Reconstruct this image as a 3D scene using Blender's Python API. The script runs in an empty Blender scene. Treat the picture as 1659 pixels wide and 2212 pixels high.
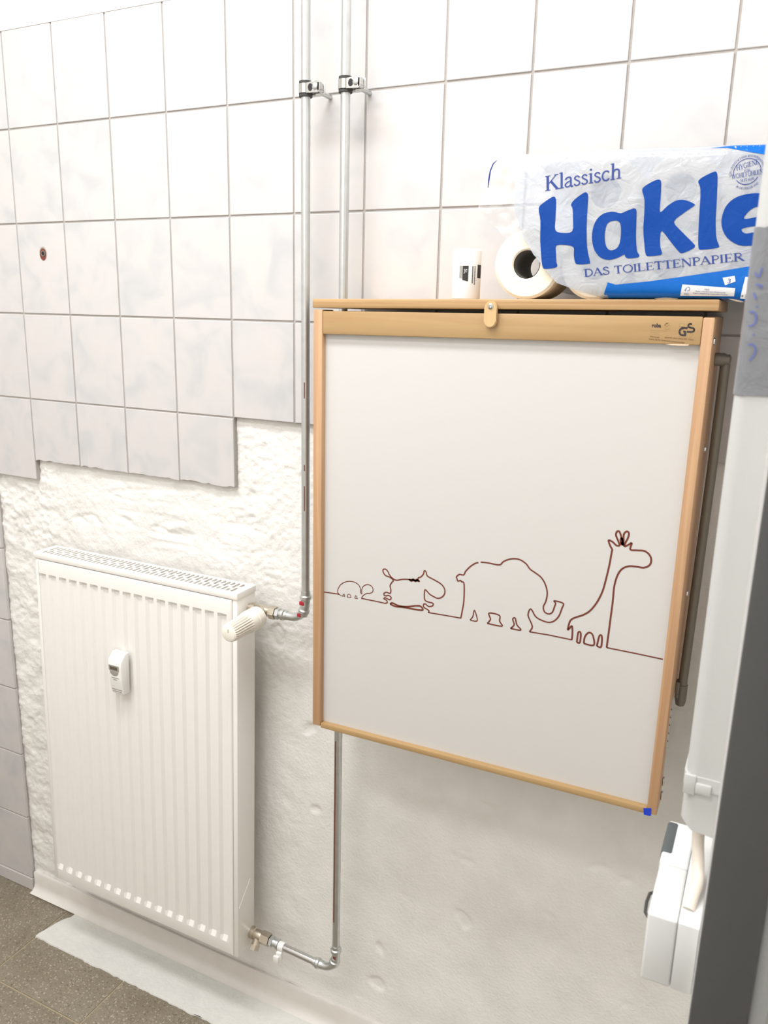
import bpy, bmesh, math, random
from mathutils import Vector, Matrix, noise
random.seed(7)
SC = bpy.context.scene
COL = SC.collection
# ------------------------------------------------------------------ camera
FPX = 1737.7
cam_d = bpy.data.cameras.new('camera'); cam = bpy.data.objects.new('camera', cam_d); COL.objects.link(cam)
CAMP = Vector((1.6274, -1.372, 1.659))
yaw, pitch, roll = -0.4541, 0.2411, 0.0242
fw = Vector((math.sin(yaw)*math.cos(pitch), math.cos(yaw)*math.cos(pitch), -math.sin(pitch)))
rt0 = Vector((math.cos(yaw), -math.sin(yaw), 0)); up0 = rt0.cross(fw)
rt = rt0*math.cos(roll) + up0*math.sin(roll); up = up0*math.cos(roll) - rt0*math.sin(roll)
cam.matrix_world = Matrix(((rt.x, up.x, -fw.x, CAMP.x), (rt.y, up.y, -fw.y, CAMP.y), (rt.z, up.z, -fw.z, CAMP.z), (0, 0, 0, 1)))
cam_d.sensor_fit = 'HORIZONTAL'; cam_d.sensor_width = 36.0; cam_d.lens = FPX*36/1659
cam_d.clip_start = 0.02
cam_d.dof.use_dof = True; cam_d.dof.focus_distance = 1.45; cam_d.dof.aperture_fstop = cam_d.lens/3.2
SC.camera = cam
# ------------------------------------------------------------------ light and exposure
w = bpy.data.worlds.new('world'); SC.world = w; w.use_nodes = True
w.node_tree.nodes['Background'].inputs[0].default_value = (1, .97, .93, 1)
w.node_tree.nodes['Background'].inputs[1].default_value = 0.15
def area(name, loc, sx, sy, power, col):
    l = bpy.data.lights.new(name, 'AREA'); l.shape = 'RECTANGLE'; l.size = sx; l.size_y = sy
    l.energy = power; l.color = col
    o = bpy.data.objects.new(name, l); o.location = loc; COL.objects.link(o); return o
LAMP = Vector((0.68, -0.86, 2.985)); FILL_LAMP = Vector((0.68, -1.66, 2.985))  # the second lamp is an added fill that evens out the light
for L_ in ((LAMP, 30), (FILL_LAMP, 20)):
    area('ceiling_and_fill_light', L_[0], 1.40, 0.30, L_[1], (.945, .962, 1))
SC.view_settings.view_transform = 'Standard'; SC.view_settings.look = 'None'
SC.view_settings.gamma = 1; SC.view_settings.use_curve_mapping = False
SC.view_settings.exposure = 0.22

# ------------------------------------------------------------------ materials
MATS = {}
def new_mat(name):
    m = bpy.data.materials.new(name); m.use_nodes = True; MATS[name] = m
    return m, m.node_tree.nodes, m.node_tree.links, m.node_tree.nodes['Principled BSDF']
def lin(c): return tuple(((v/255)/12.92 if v/255 <= .04045 else ((v/255+.055)/1.055)**2.4) for v in c) + (1,)
def plain(name, col, rough=.5, metal=0, noise_amt=.06, scale=30, bump=0, bscale=200, coat=0, trans=0):
    m, N, L, B = new_mat(name)
    c = lin(col)
    tc = N.new('ShaderNodeTexCoord'); nz = N.new('ShaderNodeTexNoise'); nz.inputs['Scale'].default_value = scale
    nz.inputs['Detail'].default_value = 4
    L.new(tc.outputs['Object'], nz.inputs['Vector'])
    mx = N.new('ShaderNodeMix'); mx.data_type = 'RGBA'
    mx.inputs['A'].default_value = tuple(v*(1-noise_amt) for v in c[:3])+(1,)
    mx.inputs['B'].default_value = tuple(min(1, v*(1+noise_amt)) for v in c[:3])+(1,)
    L.new(nz.outputs['Fac'], mx.inputs['Factor']); L.new(mx.outputs['Result'], B.inputs['Base Color'])
    B.inputs['Roughness'].default_value = rough; B.inputs['Metallic'].default_value = metal
    if coat: B.inputs['Coat Weight'].default_value = coat
    if bump:
        n2 = N.new('ShaderNodeTexNoise'); n2.inputs['Scale'].default_value = bscale; n2.inputs['Detail'].default_value = 5
        L.new(tc.outputs['Object'], n2.inputs['Vector'])
        bp = N.new('ShaderNodeBump'); bp.inputs['Strength'].default_value = bump; bp.inputs['Distance'].default_value = .004
        L.new(n2.outputs['Fac'], bp.inputs['Height']); L.new(bp.outputs['Normal'], B.inputs['Normal'])
    return m
def ramp(N, stops):
    r = N.new('ShaderNodeValToRGB'); e = r.color_ramp.elements
    while len(e) < len(stops): e.new(.5)
    for k, (p, c) in enumerate(stops): e[k].position = p; e[k].color = c
    return r
# glazed wall tile: cream with soft grey clouds, different on every tile
m, N, L, B = new_mat('tile')
tc = N.new('ShaderNodeTexCoord'); oi = N.new('ShaderNodeObjectInfo'); ad = N.new('ShaderNodeVectorMath'); ad.operation = 'ADD'
mu = N.new('ShaderNodeVectorMath'); mu.operation = 'SCALE'; mu.inputs['Scale'].default_value = 37
L.new(oi.outputs['Random'], mu.inputs[0]); L.new(tc.outputs['Object'], ad.inputs[0]); L.new(mu.outputs[0], ad.inputs[1])
nz = N.new('ShaderNodeTexNoise'); nz.inputs['Scale'].default_value = 13; nz.inputs['Detail'].default_value = 2; nz.inputs['Distortion'].default_value = .6
L.new(ad.outputs[0], nz.inputs['Vector'])
r = ramp(N, [(.28, lin((192, 191, 190))), (.50, lin((204, 200, 197))), (.75, lin((208, 203, 197)))])
L.new(nz.outputs['Fac'], r.inputs['Fac']); L.new(r.outputs['Color'], B.inputs['Base Color'])
B.inputs['Roughness'].default_value = .38
n2 = N.new('ShaderNodeTexNoise'); n2.inputs['Scale'].default_value = 25; L.new(ad.outputs[0], n2.inputs['Vector'])
bp = N.new('ShaderNodeBump'); bp.inputs['Strength'].default_value = .05; bp.inputs['Distance'].default_value = .004
L.new(n2.outputs['Fac'], bp.inputs['Height']); L.new(bp.outputs['Normal'], B.inputs['Normal'])
plain('grout', (172, 166, 160), .9, bump=.3)
# painted rough plaster
m, N, L, B = new_mat('plaster')
tc = N.new('ShaderNodeTexCoord')
nz = N.new('ShaderNodeTexNoise'); nz.inputs['Scale'].default_value = 9; nz.inputs['Detail'].default_value = 6
L.new(tc.outputs['Object'], nz.inputs['Vector'])
r = ramp(N, [(.3, lin((230, 227, 220))), (.6, lin((240, 237, 231)))])
L.new(nz.outputs['Fac'], r.inputs['Fac']); L.new(r.outputs['Color'], B.inputs['Base Color'])
B.inputs['Roughness'].default_value = .7
n2 = N.new('ShaderNodeTexNoise'); n2.inputs['Scale'].default_value = 170; n2.inputs['Detail'].default_value = 5
L.new(tc.outputs['Object'], n2.inputs['Vector'])
bp = N.new('ShaderNodeBump'); bp.inputs['Strength'].default_value = .45; bp.inputs['Distance'].default_value = .003
L.new(n2.outputs['Fac'], bp.inputs['Height']); L.new(bp.outputs['Normal'], B.inputs['Normal'])
plain('paint_wall', (240, 237, 232), .8, bump=.1)
# terrazzo floor
m, N, L, B = new_mat('terrazzo')
geo = N.new('ShaderNodeNewGeometry')
vo = N.new('ShaderNodeTexVoronoi'); vo.inputs['Scale'].default_value = 330; L.new(geo.outputs['Position'], vo.inputs['Vector'])
vc = ramp(N, [(0, lin((108, 98, 82))), (.10, lin((134, 125, 108))), (.90, lin((146, 136, 118))), (.99, lin((186, 178, 158)))])
sep = N.new('ShaderNodeSeparateColor'); L.new(vo.outputs['Color'], sep.inputs[0]); L.new(sep.outputs[0], vc.inputs['Fac'])
nz = N.new('ShaderNodeTexNoise'); nz.inputs['Scale'].default_value = 8; L.new(geo.outputs['Position'], nz.inputs['Vector'])
mx = N.new('ShaderNodeMix'); mx.data_type = 'RGBA'; mx.blend_type = 'MULTIPLY'; mx.inputs['Factor'].default_value = 1
r = ramp(N, [(.3, (.82, .80, .76, 1)), (.7, (1, 1, 1, 1))]); L.new(nz.outputs['Fac'], r.inputs['Fac'])
L.new(vc.outputs['Color'], mx.inputs['A']); L.new(r.outputs['Color'], mx.inputs['B']); L.new(mx.outputs['Result'], B.inputs['Base Color'])
B.inputs['Roughness'].default_value = .45
plain('floor_joint', (172, 158, 130), .9)
plain('screed', (220, 218, 211), .9, noise_amt=.08, scale=25, bump=.6, bscale=90)
plain('skirting', (226, 220, 212), .5)
plain('radiator_paint', (241, 237, 230), .32, noise_amt=.01)
plain('radiator_slot_shade', (84, 80, 73), .7)  # shade behind the grille slots put into the dark fin colour
plain('white_plastic', (243, 241, 236), .35, noise_amt=.01)
plain('box_plastic', (218, 218, 215), .35, noise_amt=.01)
plain('cream_plastic', (242, 236, 222), .4, noise_amt=.01)
plain('duct_plastic', (190, 190, 186), .45, noise_amt=.02, scale=12)
plain('cable_sheath', (218, 208, 194), .5)
plain('zinc', (205, 207, 206), .38, 1, .12, 60)
plain('chrome', (205, 205, 203), .16, 1, .05)
plain('nickel_brass', (208, 198, 182), .32, 1, .10, 90)
plain('rust', (120, 62, 45), .9)
plain('red_mark', (175, 30, 45), .6)
plain('rubber', (62, 60, 58), .8)
plain('black', (25, 23, 22), .7)
plain('laminate', (207, 204, 199), .28, noise_amt=.008, scale=6)
plain('ink_brown', (112, 52, 36), .8, noise_amt=.15, scale=300)
plain('anthracite', (76, 76, 75), .6, noise_amt=.05, scale=20)
plain('grey_metal', (170, 172, 172), .45, .3)
plain('strut_grey', (116, 110, 98), .38, .2)
plain('blue_tape', (25, 60, 190), .5)
plain('paper', (244, 232, 210), .95, noise_amt=.03, scale=40, bump=.25, bscale=220)
plain('cardboard', (120, 114, 106), .9)
plain('bag_roll', (247, 245, 243), .5, noise_amt=.01)
plain('print_black', (48, 44, 42), .7)
plain('print_brown', (112, 84, 52), .7)
plain('print_gold', (176, 148, 100), .7)
plain('print_navy', (34, 60, 132), .5)
plain('print_white', (232, 232, 232), .5)
plain('pen_blue', (92, 104, 160), .7)
plain('display_glass', (96, 88, 74), .25)
plain('display_grey', (158, 154, 144), .35)
plain('switch_grey', (80, 86, 86), .5)
plain('adhesive_clear', (214, 190, 160), .2)
def wood(name, dark, light, axis, sc=6, band=40):
    m, N, L, B = new_mat(name)
    tc = N.new('ShaderNodeTexCoord'); mp = N.new('ShaderNodeMapping')
    s = [band, band, band]; s[axis] = sc*.25
    mp.inputs['Scale'].default_value = s
    L.new(tc.outputs['Object'], mp.inputs['Vector'])
    nz = N.new('ShaderNodeTexNoise'); nz.inputs['Scale'].default_value = 1.6; nz.inputs['Detail'].default_value = 6; nz.inputs['Distortion'].default_value = .5
    L.new(mp.outputs[0], nz.inputs['Vector'])
    r = ramp(N, [(.25, lin(dark)), (.6, lin(light))]); L.new(nz.outputs['Fac'], r.inputs['Fac'])
    L.new(r.outputs['Color'], B.inputs['Base Color']); B.inputs['Roughness'].default_value = .42
    bp = N.new('ShaderNodeBump'); bp.inputs['Strength'].default_value = .06; bp.inputs['Distance'].default_value = .002
    L.new(nz.outputs['Fac'], bp.inputs['Height']); L.new(bp.outputs['Normal'], B.inputs['Normal'])
wood('beech_x', (164, 128, 84), (179, 147, 101), 0, 6, 30)
wood('beech_z', (178, 136, 99), (199, 160, 121), 2, 6, 55)
wood('ply_edge', (156, 118, 72), (188, 153, 107), 0, 6, 110)
wood('latch_wood', (196, 162, 112), (208, 176, 128), 2, 6, 20)
def film(name, col, alpha, rough=.18, bump=.25, bscale=45, coat=.5):
    m, N, L, B = new_mat(name)
    tc = N.new('ShaderNodeTexCoord'); nz = N.new('ShaderNodeTexNoise'); nz.inputs['Scale'].default_value = bscale
    nz.inputs['Detail'].default_value = 4; nz.inputs['Distortion'].default_value = 1.5
    L.new(tc.outputs['Object'], nz.inputs['Vector'])
    bp = N.new('ShaderNodeBump'); bp.inputs['Strength'].default_value = bump; bp.inputs['Distance'].default_value = .004
    L.new(nz.outputs['Fac'], bp.inputs['Height']); L.new(bp.outputs['Normal'], B.inputs['Normal'])
    B.inputs['Base Color'].default_value = lin(col); B.inputs['Roughness'].default_value = rough; B.inputs['Alpha'].default_value = alpha
    B.inputs['Specular IOR Level'].default_value = .5 if coat >= .5 else .2; B.inputs['Coat Weight'].default_value = coat; B.inputs['Coat Roughness'].default_value = .08
film('film_white', (190, 195, 203), .68, .16, .6, 38)
film('film_clear', (240, 240, 240), .22, .05, .7, 60)
film('film_blue', (0, 100, 190), 1.0, .16, .3, 35, .35)
film('film_letter', (0, 64, 146), 1.0, .35, .2, 45, .05)
film('duct_tape', (118, 119, 122), 1.0, .35, .5, 30)

# ------------------------------------------------------------------ mesh helpers
def bx(bm, x0, x1, y0, y1, z0, z1, bev=0, seg=2):
    t = bmesh.new(); bmesh.ops.create_cube(t, size=1)
    for v in t.verts: v.co = Vector(((x0+x1)/2+v.co.x*(x1-x0), (y0+y1)/2+v.co.y*(y1-y0), (z0+z1)/2+v.co.z*(z1-z0)))
    if bev: bmesh.ops.bevel(t, geom=t.edges[:], offset=bev, segments=seg, profile=.5, affect='EDGES')
    merge(bm, t)
def merge(bm, t):
    me = bpy.data.meshes.new('t'); t.to_mesh(me); t.free(); bm.from_mesh(me); bpy.data.meshes.remove(me)
def frame_of(d):
    d = d.normalized(); a = Vector((0, 0, 1)) if abs(d.z) < .9 else Vector((1, 0, 0))
    u = d.cross(a).normalized(); return u, d.cross(u)
def lathe(bm, p0, axis, prof, n=24, caps=True, rib=None):
    """prof: list of (distance along axis, radius)"""
    p0 = Vector(p0); axis = Vector(axis).normalized(); u, v = frame_of(axis); rings = []
    for t, r in prof:
        rings.append([bm.verts.new(p0+axis*t+(u*math.cos(2*math.pi*k/n)+v*math.sin(2*math.pi*k/n))*(r*(rib(t, k) if rib else 1))) for k in range(n)])
    for a, b in zip(rings, rings[1:]):
        for k in range(n): bm.faces.new((a[k], a[(k+1) % n], b[(k+1) % n], b[k]))
    if caps:
        bm.faces.new(rings[0][::-1]); bm.faces.new(rings[-1])
def cyl(bm, p0, p1, r0, r1=None, n=20):
    p0 = Vector(p0); p1 = Vector(p1); lathe(bm, p0, p1-p0, [(0, r0), ((p1-p0).length, r0 if r1 is None else r1)], n)
def tube(bm, pts, r, n=14, caps=True):
    pts = [Vector(p) for p in pts]; rings = []; u = None
    for i, p in enumerate(pts):
        d = (pts[min(i+1, len(pts)-1)]-pts[max(i-1, 0)]).normalized()
        if u is None: u, v = frame_of(d)
        else: u = (u-d*u.dot(d)).normalized(); v = d.cross(u)
        rr = r[i] if isinstance(r, (list, tuple)) else r
        rings.append([bm.verts.new(p+(u*math.cos(2*math.pi*k/n)+v*math.sin(2*math.pi*k/n))*rr) for k in range(n)])
    for a, b in zip(rings, rings[1:]):
        for k in range(n): bm.faces.new((a[k], a[(k+1) % n], b[(k+1) % n], b[k]))
    if caps: bm.faces.new(rings[0][::-1]); bm.faces.new(rings[-1])
def hexnut(bm, p0, p1, r): cyl(bm, p0, p1, r, n=6)
def prism(bm, poly, fn, holes=()):
    """filled outline poly [(a,b)] and its back, fn(a,b,k) -> point, k=0 front, 1 back"""
    f = [bm.verts.new(fn(a, b, 0)) for a, b in poly]; g = [bm.verts.new(fn(a, b, 1)) for a, b in poly]
    bm.faces.new(f); bm.faces.new(g[::-1]); n = len(poly)
    for k in range(n): bm.faces.new((f[k], g[k], g[(k+1) % n], f[(k+1) % n]))
def sm(pts, n=4, closed=False):
    """Catmull-Rom through 2D/3D points"""
    P = [Vector(p) for p in pts]; out = []; m = len(P)
    for i in range(m if closed else m-1):
        g = (lambda k: P[k % m]) if closed else (lambda k: P[max(0, min(m-1, k))])
        a, b, c, d = g(i-1), g(i), g(i+1), g(i+2)
        for k in range(n):
            t = k/n; out.append(.5*((2*b)+(c-a)*t+(2*a-5*b+4*c-d)*t*t+(3*b-a-3*c+d)*t**3))
    if not closed: out.append(P[-1])
    return out
WORLD = {}
def finish(me, ang=35):
    for p in me.polygons: p.use_smooth = True
    me.set_sharp_from_angle(angle=math.radians(ang))
def obj(name, bm, mat, parent=None, ang=35, kind=None, label=None):
    bmesh.ops.recalc_face_normals(bm, faces=bm.faces[:])
    xs = [v.co for v in bm.verts]
    lo = Vector((min(c.x for c in xs), min(c.y for c in xs), min(c.z for c in xs))); hi = Vector((max(c.x for c in xs), max(c.y for c in xs), max(c.z for c in xs)))
    c = (lo+hi)/2
    if parent is None: c.z = lo.z
    bmesh.ops.translate(bm, verts=bm.verts[:], vec=-c)
    me = bpy.data.meshes.new(name); bm.to_mesh(me); bm.free(); me.materials.append(MATS[mat]); finish(me, ang)
    o = bpy.data.objects.new(name, me); COL.objects.link(o); WORLD[o.name] = c.copy()
    if parent is not None: o.parent = parent; o.location = c-WORLD[parent.name]
    else: o.location = c
    if kind: o['kind'] = kind
    if label: o['label'] = label
    return o
def nb(): return bmesh.new()
def thing(name, label, cat, loc, group=None):
    o = bpy.data.objects.new(name, None); COL.objects.link(o); o.location = loc; WORLD[o.name] = Vector(loc)
    o.empty_display_size = .05; o['label'] = label; o['category'] = cat
    if group: o['group'] = group
    return o
def tag(o, label, cat, group=None):
    o['label'] = label; o['category'] = cat
    if group: o['group'] = group
    return o
def qb(name, mat, parent, *a, **k):
    b = nb(); bx(b, *a, **k); return obj(name, b, mat, parent)
# traced outlines in metres on their own planes (x, z)
DRAW={
 'turtle':[[(0.9433,1.1571),(0.9397,1.1608),(0.9408,1.1680),(0.9466,1.1771),(0.9558,1.1835),(0.9656,1.1863),(0.9759,1.1859),(0.9840,1.1815),(0.9870,1.1745),(0.9871,1.1687),(0.9900,1.1666),(0.9893,1.1723),(0.9909,1.1790),(0.9959,1.1841),(1.0027,1.1863),(1.0095,1.1843),(1.0124,1.1790),(1.0114,1.1741),(1.0064,1.1706),(1.0008,1.1695),(0.9957,1.1665),(0.9918,1.1626),(0.9891,1.1578)],
  [(0.9503,1.1551),(0.9532,1.1599),(0.9550,1.1554)],
  [(0.9591,1.1551),(0.9613,1.1603),(0.9660,1.1606),(0.9678,1.1556)],
  [(0.9753,1.1559),(0.9775,1.1611),(0.9811,1.1558)],
  [(0.9433,1.1571),(0.9468,1.1556),(0.9503,1.1551),(0.9550,1.1554)],
  [(0.9591,1.1551),(0.9678,1.1556)],
  [(0.9753,1.1559),(0.9811,1.1558)]],
 'horse':[[(1.0375,1.1572),(1.0414,1.1595),(1.0396,1.1634),(1.0346,1.1651),(1.0373,1.1677),(1.0462,1.1656),(1.0488,1.1703),(1.0438,1.1731),(1.0361,1.1711),(1.0343,1.1750),(1.0392,1.1785),(1.0464,1.1777),(1.0479,1.1843),(1.0460,1.1917),(1.0496,1.1991),(1.0523,1.2027),(1.0456,1.2073),(1.0367,1.2094),(1.0316,1.2153),(1.0320,1.2200),(1.0369,1.2208),(1.0414,1.2169),(1.0443,1.2117),(1.0511,1.2061),(1.0588,1.2043),(1.0684,1.2075),(1.0807,1.2096),(1.0899,1.2091),(1.0978,1.2100),(1.1002,1.2160),(1.1039,1.2176),(1.1089,1.2236),(1.1108,1.2304),(1.1140,1.2290),(1.1169,1.2219),(1.1291,1.2174),(1.1422,1.2121),(1.1493,1.2047),(1.1502,1.1963),(1.1458,1.1889),(1.1382,1.1850),(1.1303,1.1866),(1.1223,1.1898),(1.1164,1.1949),(1.1132,1.1958),(1.1125,1.1865),(1.1139,1.1775),(1.1203,1.1751),(1.1293,1.1742),(1.1284,1.1694),(1.1212,1.1670),(1.1152,1.1705),(1.1116,1.1688),(1.1123,1.1638),(1.1177,1.1617),(1.1225,1.1590),(1.1211,1.1557)],
  [(1.0469,1.1579),(1.0518,1.1604),(1.0646,1.1575),(1.0808,1.1590),(1.0968,1.1635),(1.1064,1.1643),(1.1104,1.1583),(1.0971,1.1568),(1.0728,1.1564),(1.0575,1.1551),(1.0469,1.1579)],
  [(1.0818,1.2103),(1.0872,1.2077),(1.0903,1.2118),(1.0947,1.2084),(1.0972,1.2124),(1.1021,1.2097),(1.0967,1.2103),(1.0893,1.2101),(1.0829,1.2095)]],
 'elephant':[[(1.1817,1.1571),(1.1836,1.1706),(1.1854,1.1861),(1.1855,1.2036),(1.1841,1.2208),(1.1800,1.2221),(1.1779,1.2242),(1.1730,1.2224),(1.1712,1.2266),(1.1701,1.2293),(1.1754,1.2347),(1.1829,1.2350),(1.1865,1.2425),(1.1945,1.2521),(1.2030,1.2589),(1.2079,1.2606)],
  [(1.2117,1.2622),(1.2248,1.2629),(1.2442,1.2626),(1.2509,1.2694),(1.2624,1.2756),(1.2764,1.2773),(1.2884,1.2721),(1.2960,1.2639),(1.3041,1.2596),(1.3152,1.2529),(1.3228,1.2424),(1.3270,1.2289),(1.3258,1.2144),(1.3224,1.2042),(1.3248,1.1960),(1.3319,1.1935),(1.3376,1.1975),(1.3405,1.2076),(1.3418,1.2136),(1.3393,1.2174),(1.3539,1.2158),(1.3527,1.2075),(1.3484,1.1924),(1.3410,1.1828),(1.3320,1.1791),(1.3204,1.1807),(1.3107,1.1851),(1.3020,1.1965),(1.2981,1.1851),(1.3046,1.1718),(1.3065,1.1648),(1.3024,1.1566)],
  [(1.1985,1.1568),(1.2031,1.1643),(1.2050,1.1757),(1.2083,1.1703),(1.2110,1.1578),(1.1985,1.1568)],
  [(1.2294,1.1569),(1.2344,1.1654),(1.2313,1.1757),(1.2494,1.1752),(1.2505,1.1650),(1.2549,1.1570),(1.2294,1.1569)],
  [(1.2700,1.1560),(1.2758,1.1636),(1.2728,1.1729),(1.2769,1.1756),(1.2805,1.1645),(1.2877,1.1566),(1.2700,1.1560)]],
 'giraffe':[[(1.3725,1.1570),(1.3726,1.1671),(1.3711,1.1801),(1.3678,1.1766),(1.3649,1.1727),(1.3653,1.1790),(1.3677,1.1890),(1.3739,1.1950),(1.3867,1.2022),(1.3970,1.2112),(1.4065,1.2270),(1.4135,1.2467),(1.4172,1.2679),(1.4202,1.2911),(1.4218,1.3115),(1.4222,1.3161),(1.4188,1.3214),(1.4155,1.3298),(1.4220,1.3281),(1.4278,1.3236),(1.4324,1.3243),(1.4301,1.3306),(1.4260,1.3389),(1.4264,1.3446),(1.4295,1.3464),(1.4324,1.3420),(1.4354,1.3327),(1.4377,1.3251),(1.4377,1.3339),(1.4373,1.3427),(1.4410,1.3476),(1.4445,1.3455),(1.4440,1.3384),(1.4407,1.3291),(1.4399,1.3237),(1.4454,1.3271),(1.4501,1.3305),(1.4490,1.3202),(1.4592,1.3204),(1.4694,1.3211),(1.4767,1.3169),(1.4807,1.3097),(1.4795,1.3007),(1.4719,1.2950),(1.4617,1.2947),(1.4494,1.2936),(1.4395,1.2875),(1.4335,1.2752),(1.4305,1.2566),(1.4305,1.2337),(1.4295,1.2011),(1.4286,1.1729),(1.4280,1.1553)],
  [(1.4353,1.3247),(1.4332,1.3333),(1.4355,1.3358),(1.4376,1.3260),(1.4349,1.3291),(1.4385,1.3261)],
  [(1.3808,1.1544),(1.3817,1.1713),(1.3857,1.1712),(1.3856,1.1554),(1.3808,1.1544)],
  [(1.3919,1.1548),(1.3928,1.1664),(1.3983,1.1747),(1.4047,1.1717),(1.4078,1.1553),(1.3919,1.1548)],
  [(1.4127,1.1549),(1.4152,1.1725),(1.4191,1.1723),(1.4193,1.1548),(1.4127,1.1549)]],
 'ground':[[(0.9101,1.1560),(0.9386,1.1573),(0.9433,1.1571)],
  [(0.9891,1.1578),(1.0174,1.1577),(1.0375,1.1572)],
  [(1.1211,1.1557),(1.1525,1.1566),(1.1817,1.1571)],
  [(1.3024,1.1566),(1.3336,1.1576),(1.3725,1.1570)],
  [(1.4280,1.1553),(1.4709,1.1551),(1.5134,1.1542)]],
}
LET={
 'H':[(1.2740,1.8140),(1.2807,1.8216),(1.2926,1.8290),(1.2974,1.8277),(1.2989,1.8196),(1.2995,1.7993),(1.3007,1.7833),(1.3119,1.7793),(1.3256,1.7813),(1.3252,1.7986),(1.3231,1.8130),(1.3206,1.8174),(1.3252,1.8243),(1.3381,1.8329),(1.3426,1.8322),(1.3446,1.8265),(1.3450,1.8038),(1.3463,1.7809),(1.3489,1.7577),(1.3544,1.7388),(1.3522,1.7365),(1.3385,1.7357),(1.3331,1.7380),(1.3303,1.7492),(1.3289,1.7595),(1.3163,1.7626),(1.3039,1.7618),(1.3040,1.7524),(1.3056,1.7391),(1.3075,1.7346),(1.3047,1.7311),(1.2906,1.7293),(1.2859,1.7317),(1.2823,1.7467),(1.2790,1.7705),(1.2777,1.7970)],
 'a':[(1.4020,1.8074),(1.4119,1.8090),(1.4140,1.7962),(1.4153,1.7738),(1.4186,1.7540),(1.4220,1.7484),(1.4209,1.7447),(1.4080,1.7434),(1.4034,1.7457),(1.4017,1.7485),(1.3933,1.7443),(1.3817,1.7415),(1.3696,1.7445),(1.3597,1.7547),(1.3548,1.7692),(1.3548,1.7836),(1.3591,1.7963),(1.3688,1.8045),(1.3819,1.8061),(1.3922,1.8038)],
 'ah':[(1.3745,1.7902),(1.3844,1.7942),(1.3920,1.7912),(1.3944,1.7799),(1.3943,1.7657),(1.3907,1.7572),(1.3821,1.7545),(1.3756,1.7603),(1.3723,1.7746)],
 'k':[(1.4181,1.8333),(1.4231,1.8393),(1.4351,1.8453),(1.4407,1.8450),(1.4426,1.8390),(1.4437,1.8200),(1.4448,1.8036),(1.4537,1.8115),(1.4641,1.8179),(1.4749,1.8183),(1.4876,1.8130),(1.4874,1.8098),(1.4754,1.8013),(1.4642,1.7907),(1.4751,1.7782),(1.4902,1.7642),(1.4949,1.7587),(1.4913,1.7546),(1.4808,1.7500),(1.4752,1.7512),(1.4627,1.7646),(1.4502,1.7787),(1.4479,1.7732),(1.4493,1.7593),(1.4524,1.7509),(1.4505,1.7475),(1.4365,1.7460),(1.4312,1.7483),(1.4278,1.7624),(1.4245,1.7820),(1.4240,1.8015),(1.4224,1.8208)],
 'l':[(1.4899,1.8409),(1.4947,1.8460),(1.5072,1.8519),(1.5111,1.8517),(1.5135,1.8451),(1.5155,1.8200),(1.5173,1.7907),(1.5206,1.7691),(1.5248,1.7596),(1.5234,1.7561),(1.5049,1.7539),(1.4998,1.7558),(1.4975,1.7723),(1.4958,1.7993),(1.4945,1.8235),(1.4928,1.8342)],
 'e':[(1.5620,1.8234),(1.5749,1.8204),(1.5859,1.8122),(1.5913,1.7991),(1.5901,1.7888),(1.5770,1.7839),(1.5619,1.7821),(1.5507,1.7792),(1.5553,1.7738),(1.5654,1.7749),(1.5774,1.7799),(1.5895,1.7836),(1.5912,1.7705),(1.5797,1.7615),(1.5648,1.7582),(1.5492,1.7592),(1.5338,1.7689),(1.5255,1.7838),(1.5251,1.7985),(1.5301,1.8116),(1.5420,1.8203)],
 'eh':[(1.5517,1.7924),(1.5570,1.8015),(1.5653,1.8064),(1.5743,1.8054),(1.5769,1.8009),(1.5729,1.7963),(1.5631,1.7932)],
}
PAT={
 'bottomband':[(1.3758,1.6876),(1.3823,1.7107),(1.3937,1.7076),(1.4378,1.7122),(1.4863,1.7192),(1.5328,1.7264),(1.5774,1.7340),(1.6046,1.7374),(1.6123,1.6777),(1.5608,1.6846),(1.5136,1.6882)],
 'topband':[(1.5001,1.8867),(1.5205,1.8815),(1.5435,1.8756),(1.5882,1.8652),(1.5855,1.8862),(1.5365,1.8883)],
 'fsc':[(1.4839,1.7075),(1.5517,1.7025),(1.5511,1.6887),(1.4820,1.6914)],
 'barcode':[(1.5607,1.7187),(1.5850,1.7176),(1.5860,1.6868),(1.5577,1.6906)],
 'three':[(1.5344,1.7174),(1.5491,1.7199),(1.5511,1.7127),(1.5384,1.7078)],
}
# ------------------------------------------------------------------ the room shell
XL, XR, YF, ZC = -1.06, 2.30, -2.00, 3.06
def struct(o): o['kind'] = 'structure'; return o
wall_back = struct(qb('wall_back', 'paint_wall', None, XL, XR, .022, .14, 0, ZC))
struct(qb('wall_left', 'paint_wall', None, XL-.1, XL, YF, .14, 0, ZC))
struct(qb('wall_front', 'paint_wall', None, XL-.1, XR+.1, YF-.1, YF, 0, ZC))
struct(qb('ceiling', 'paint_wall', None, XL-.1, XR+.1, YF-.1, .14, ZC, ZC+.1))
struct(qb('wall_far_right', 'paint_wall', None, XR, XR+.1, YF, .14, 0, ZC))
wall_right = struct(qb('wall_right', 'paint_wall', None, 1.6215, 1.6630, -.70, .022, 0, ZC))
qb('plaster_band', 'paint_wall', wall_back, XL, 1.6213, -.0012, .022, 2.2375, ZC)
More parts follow.
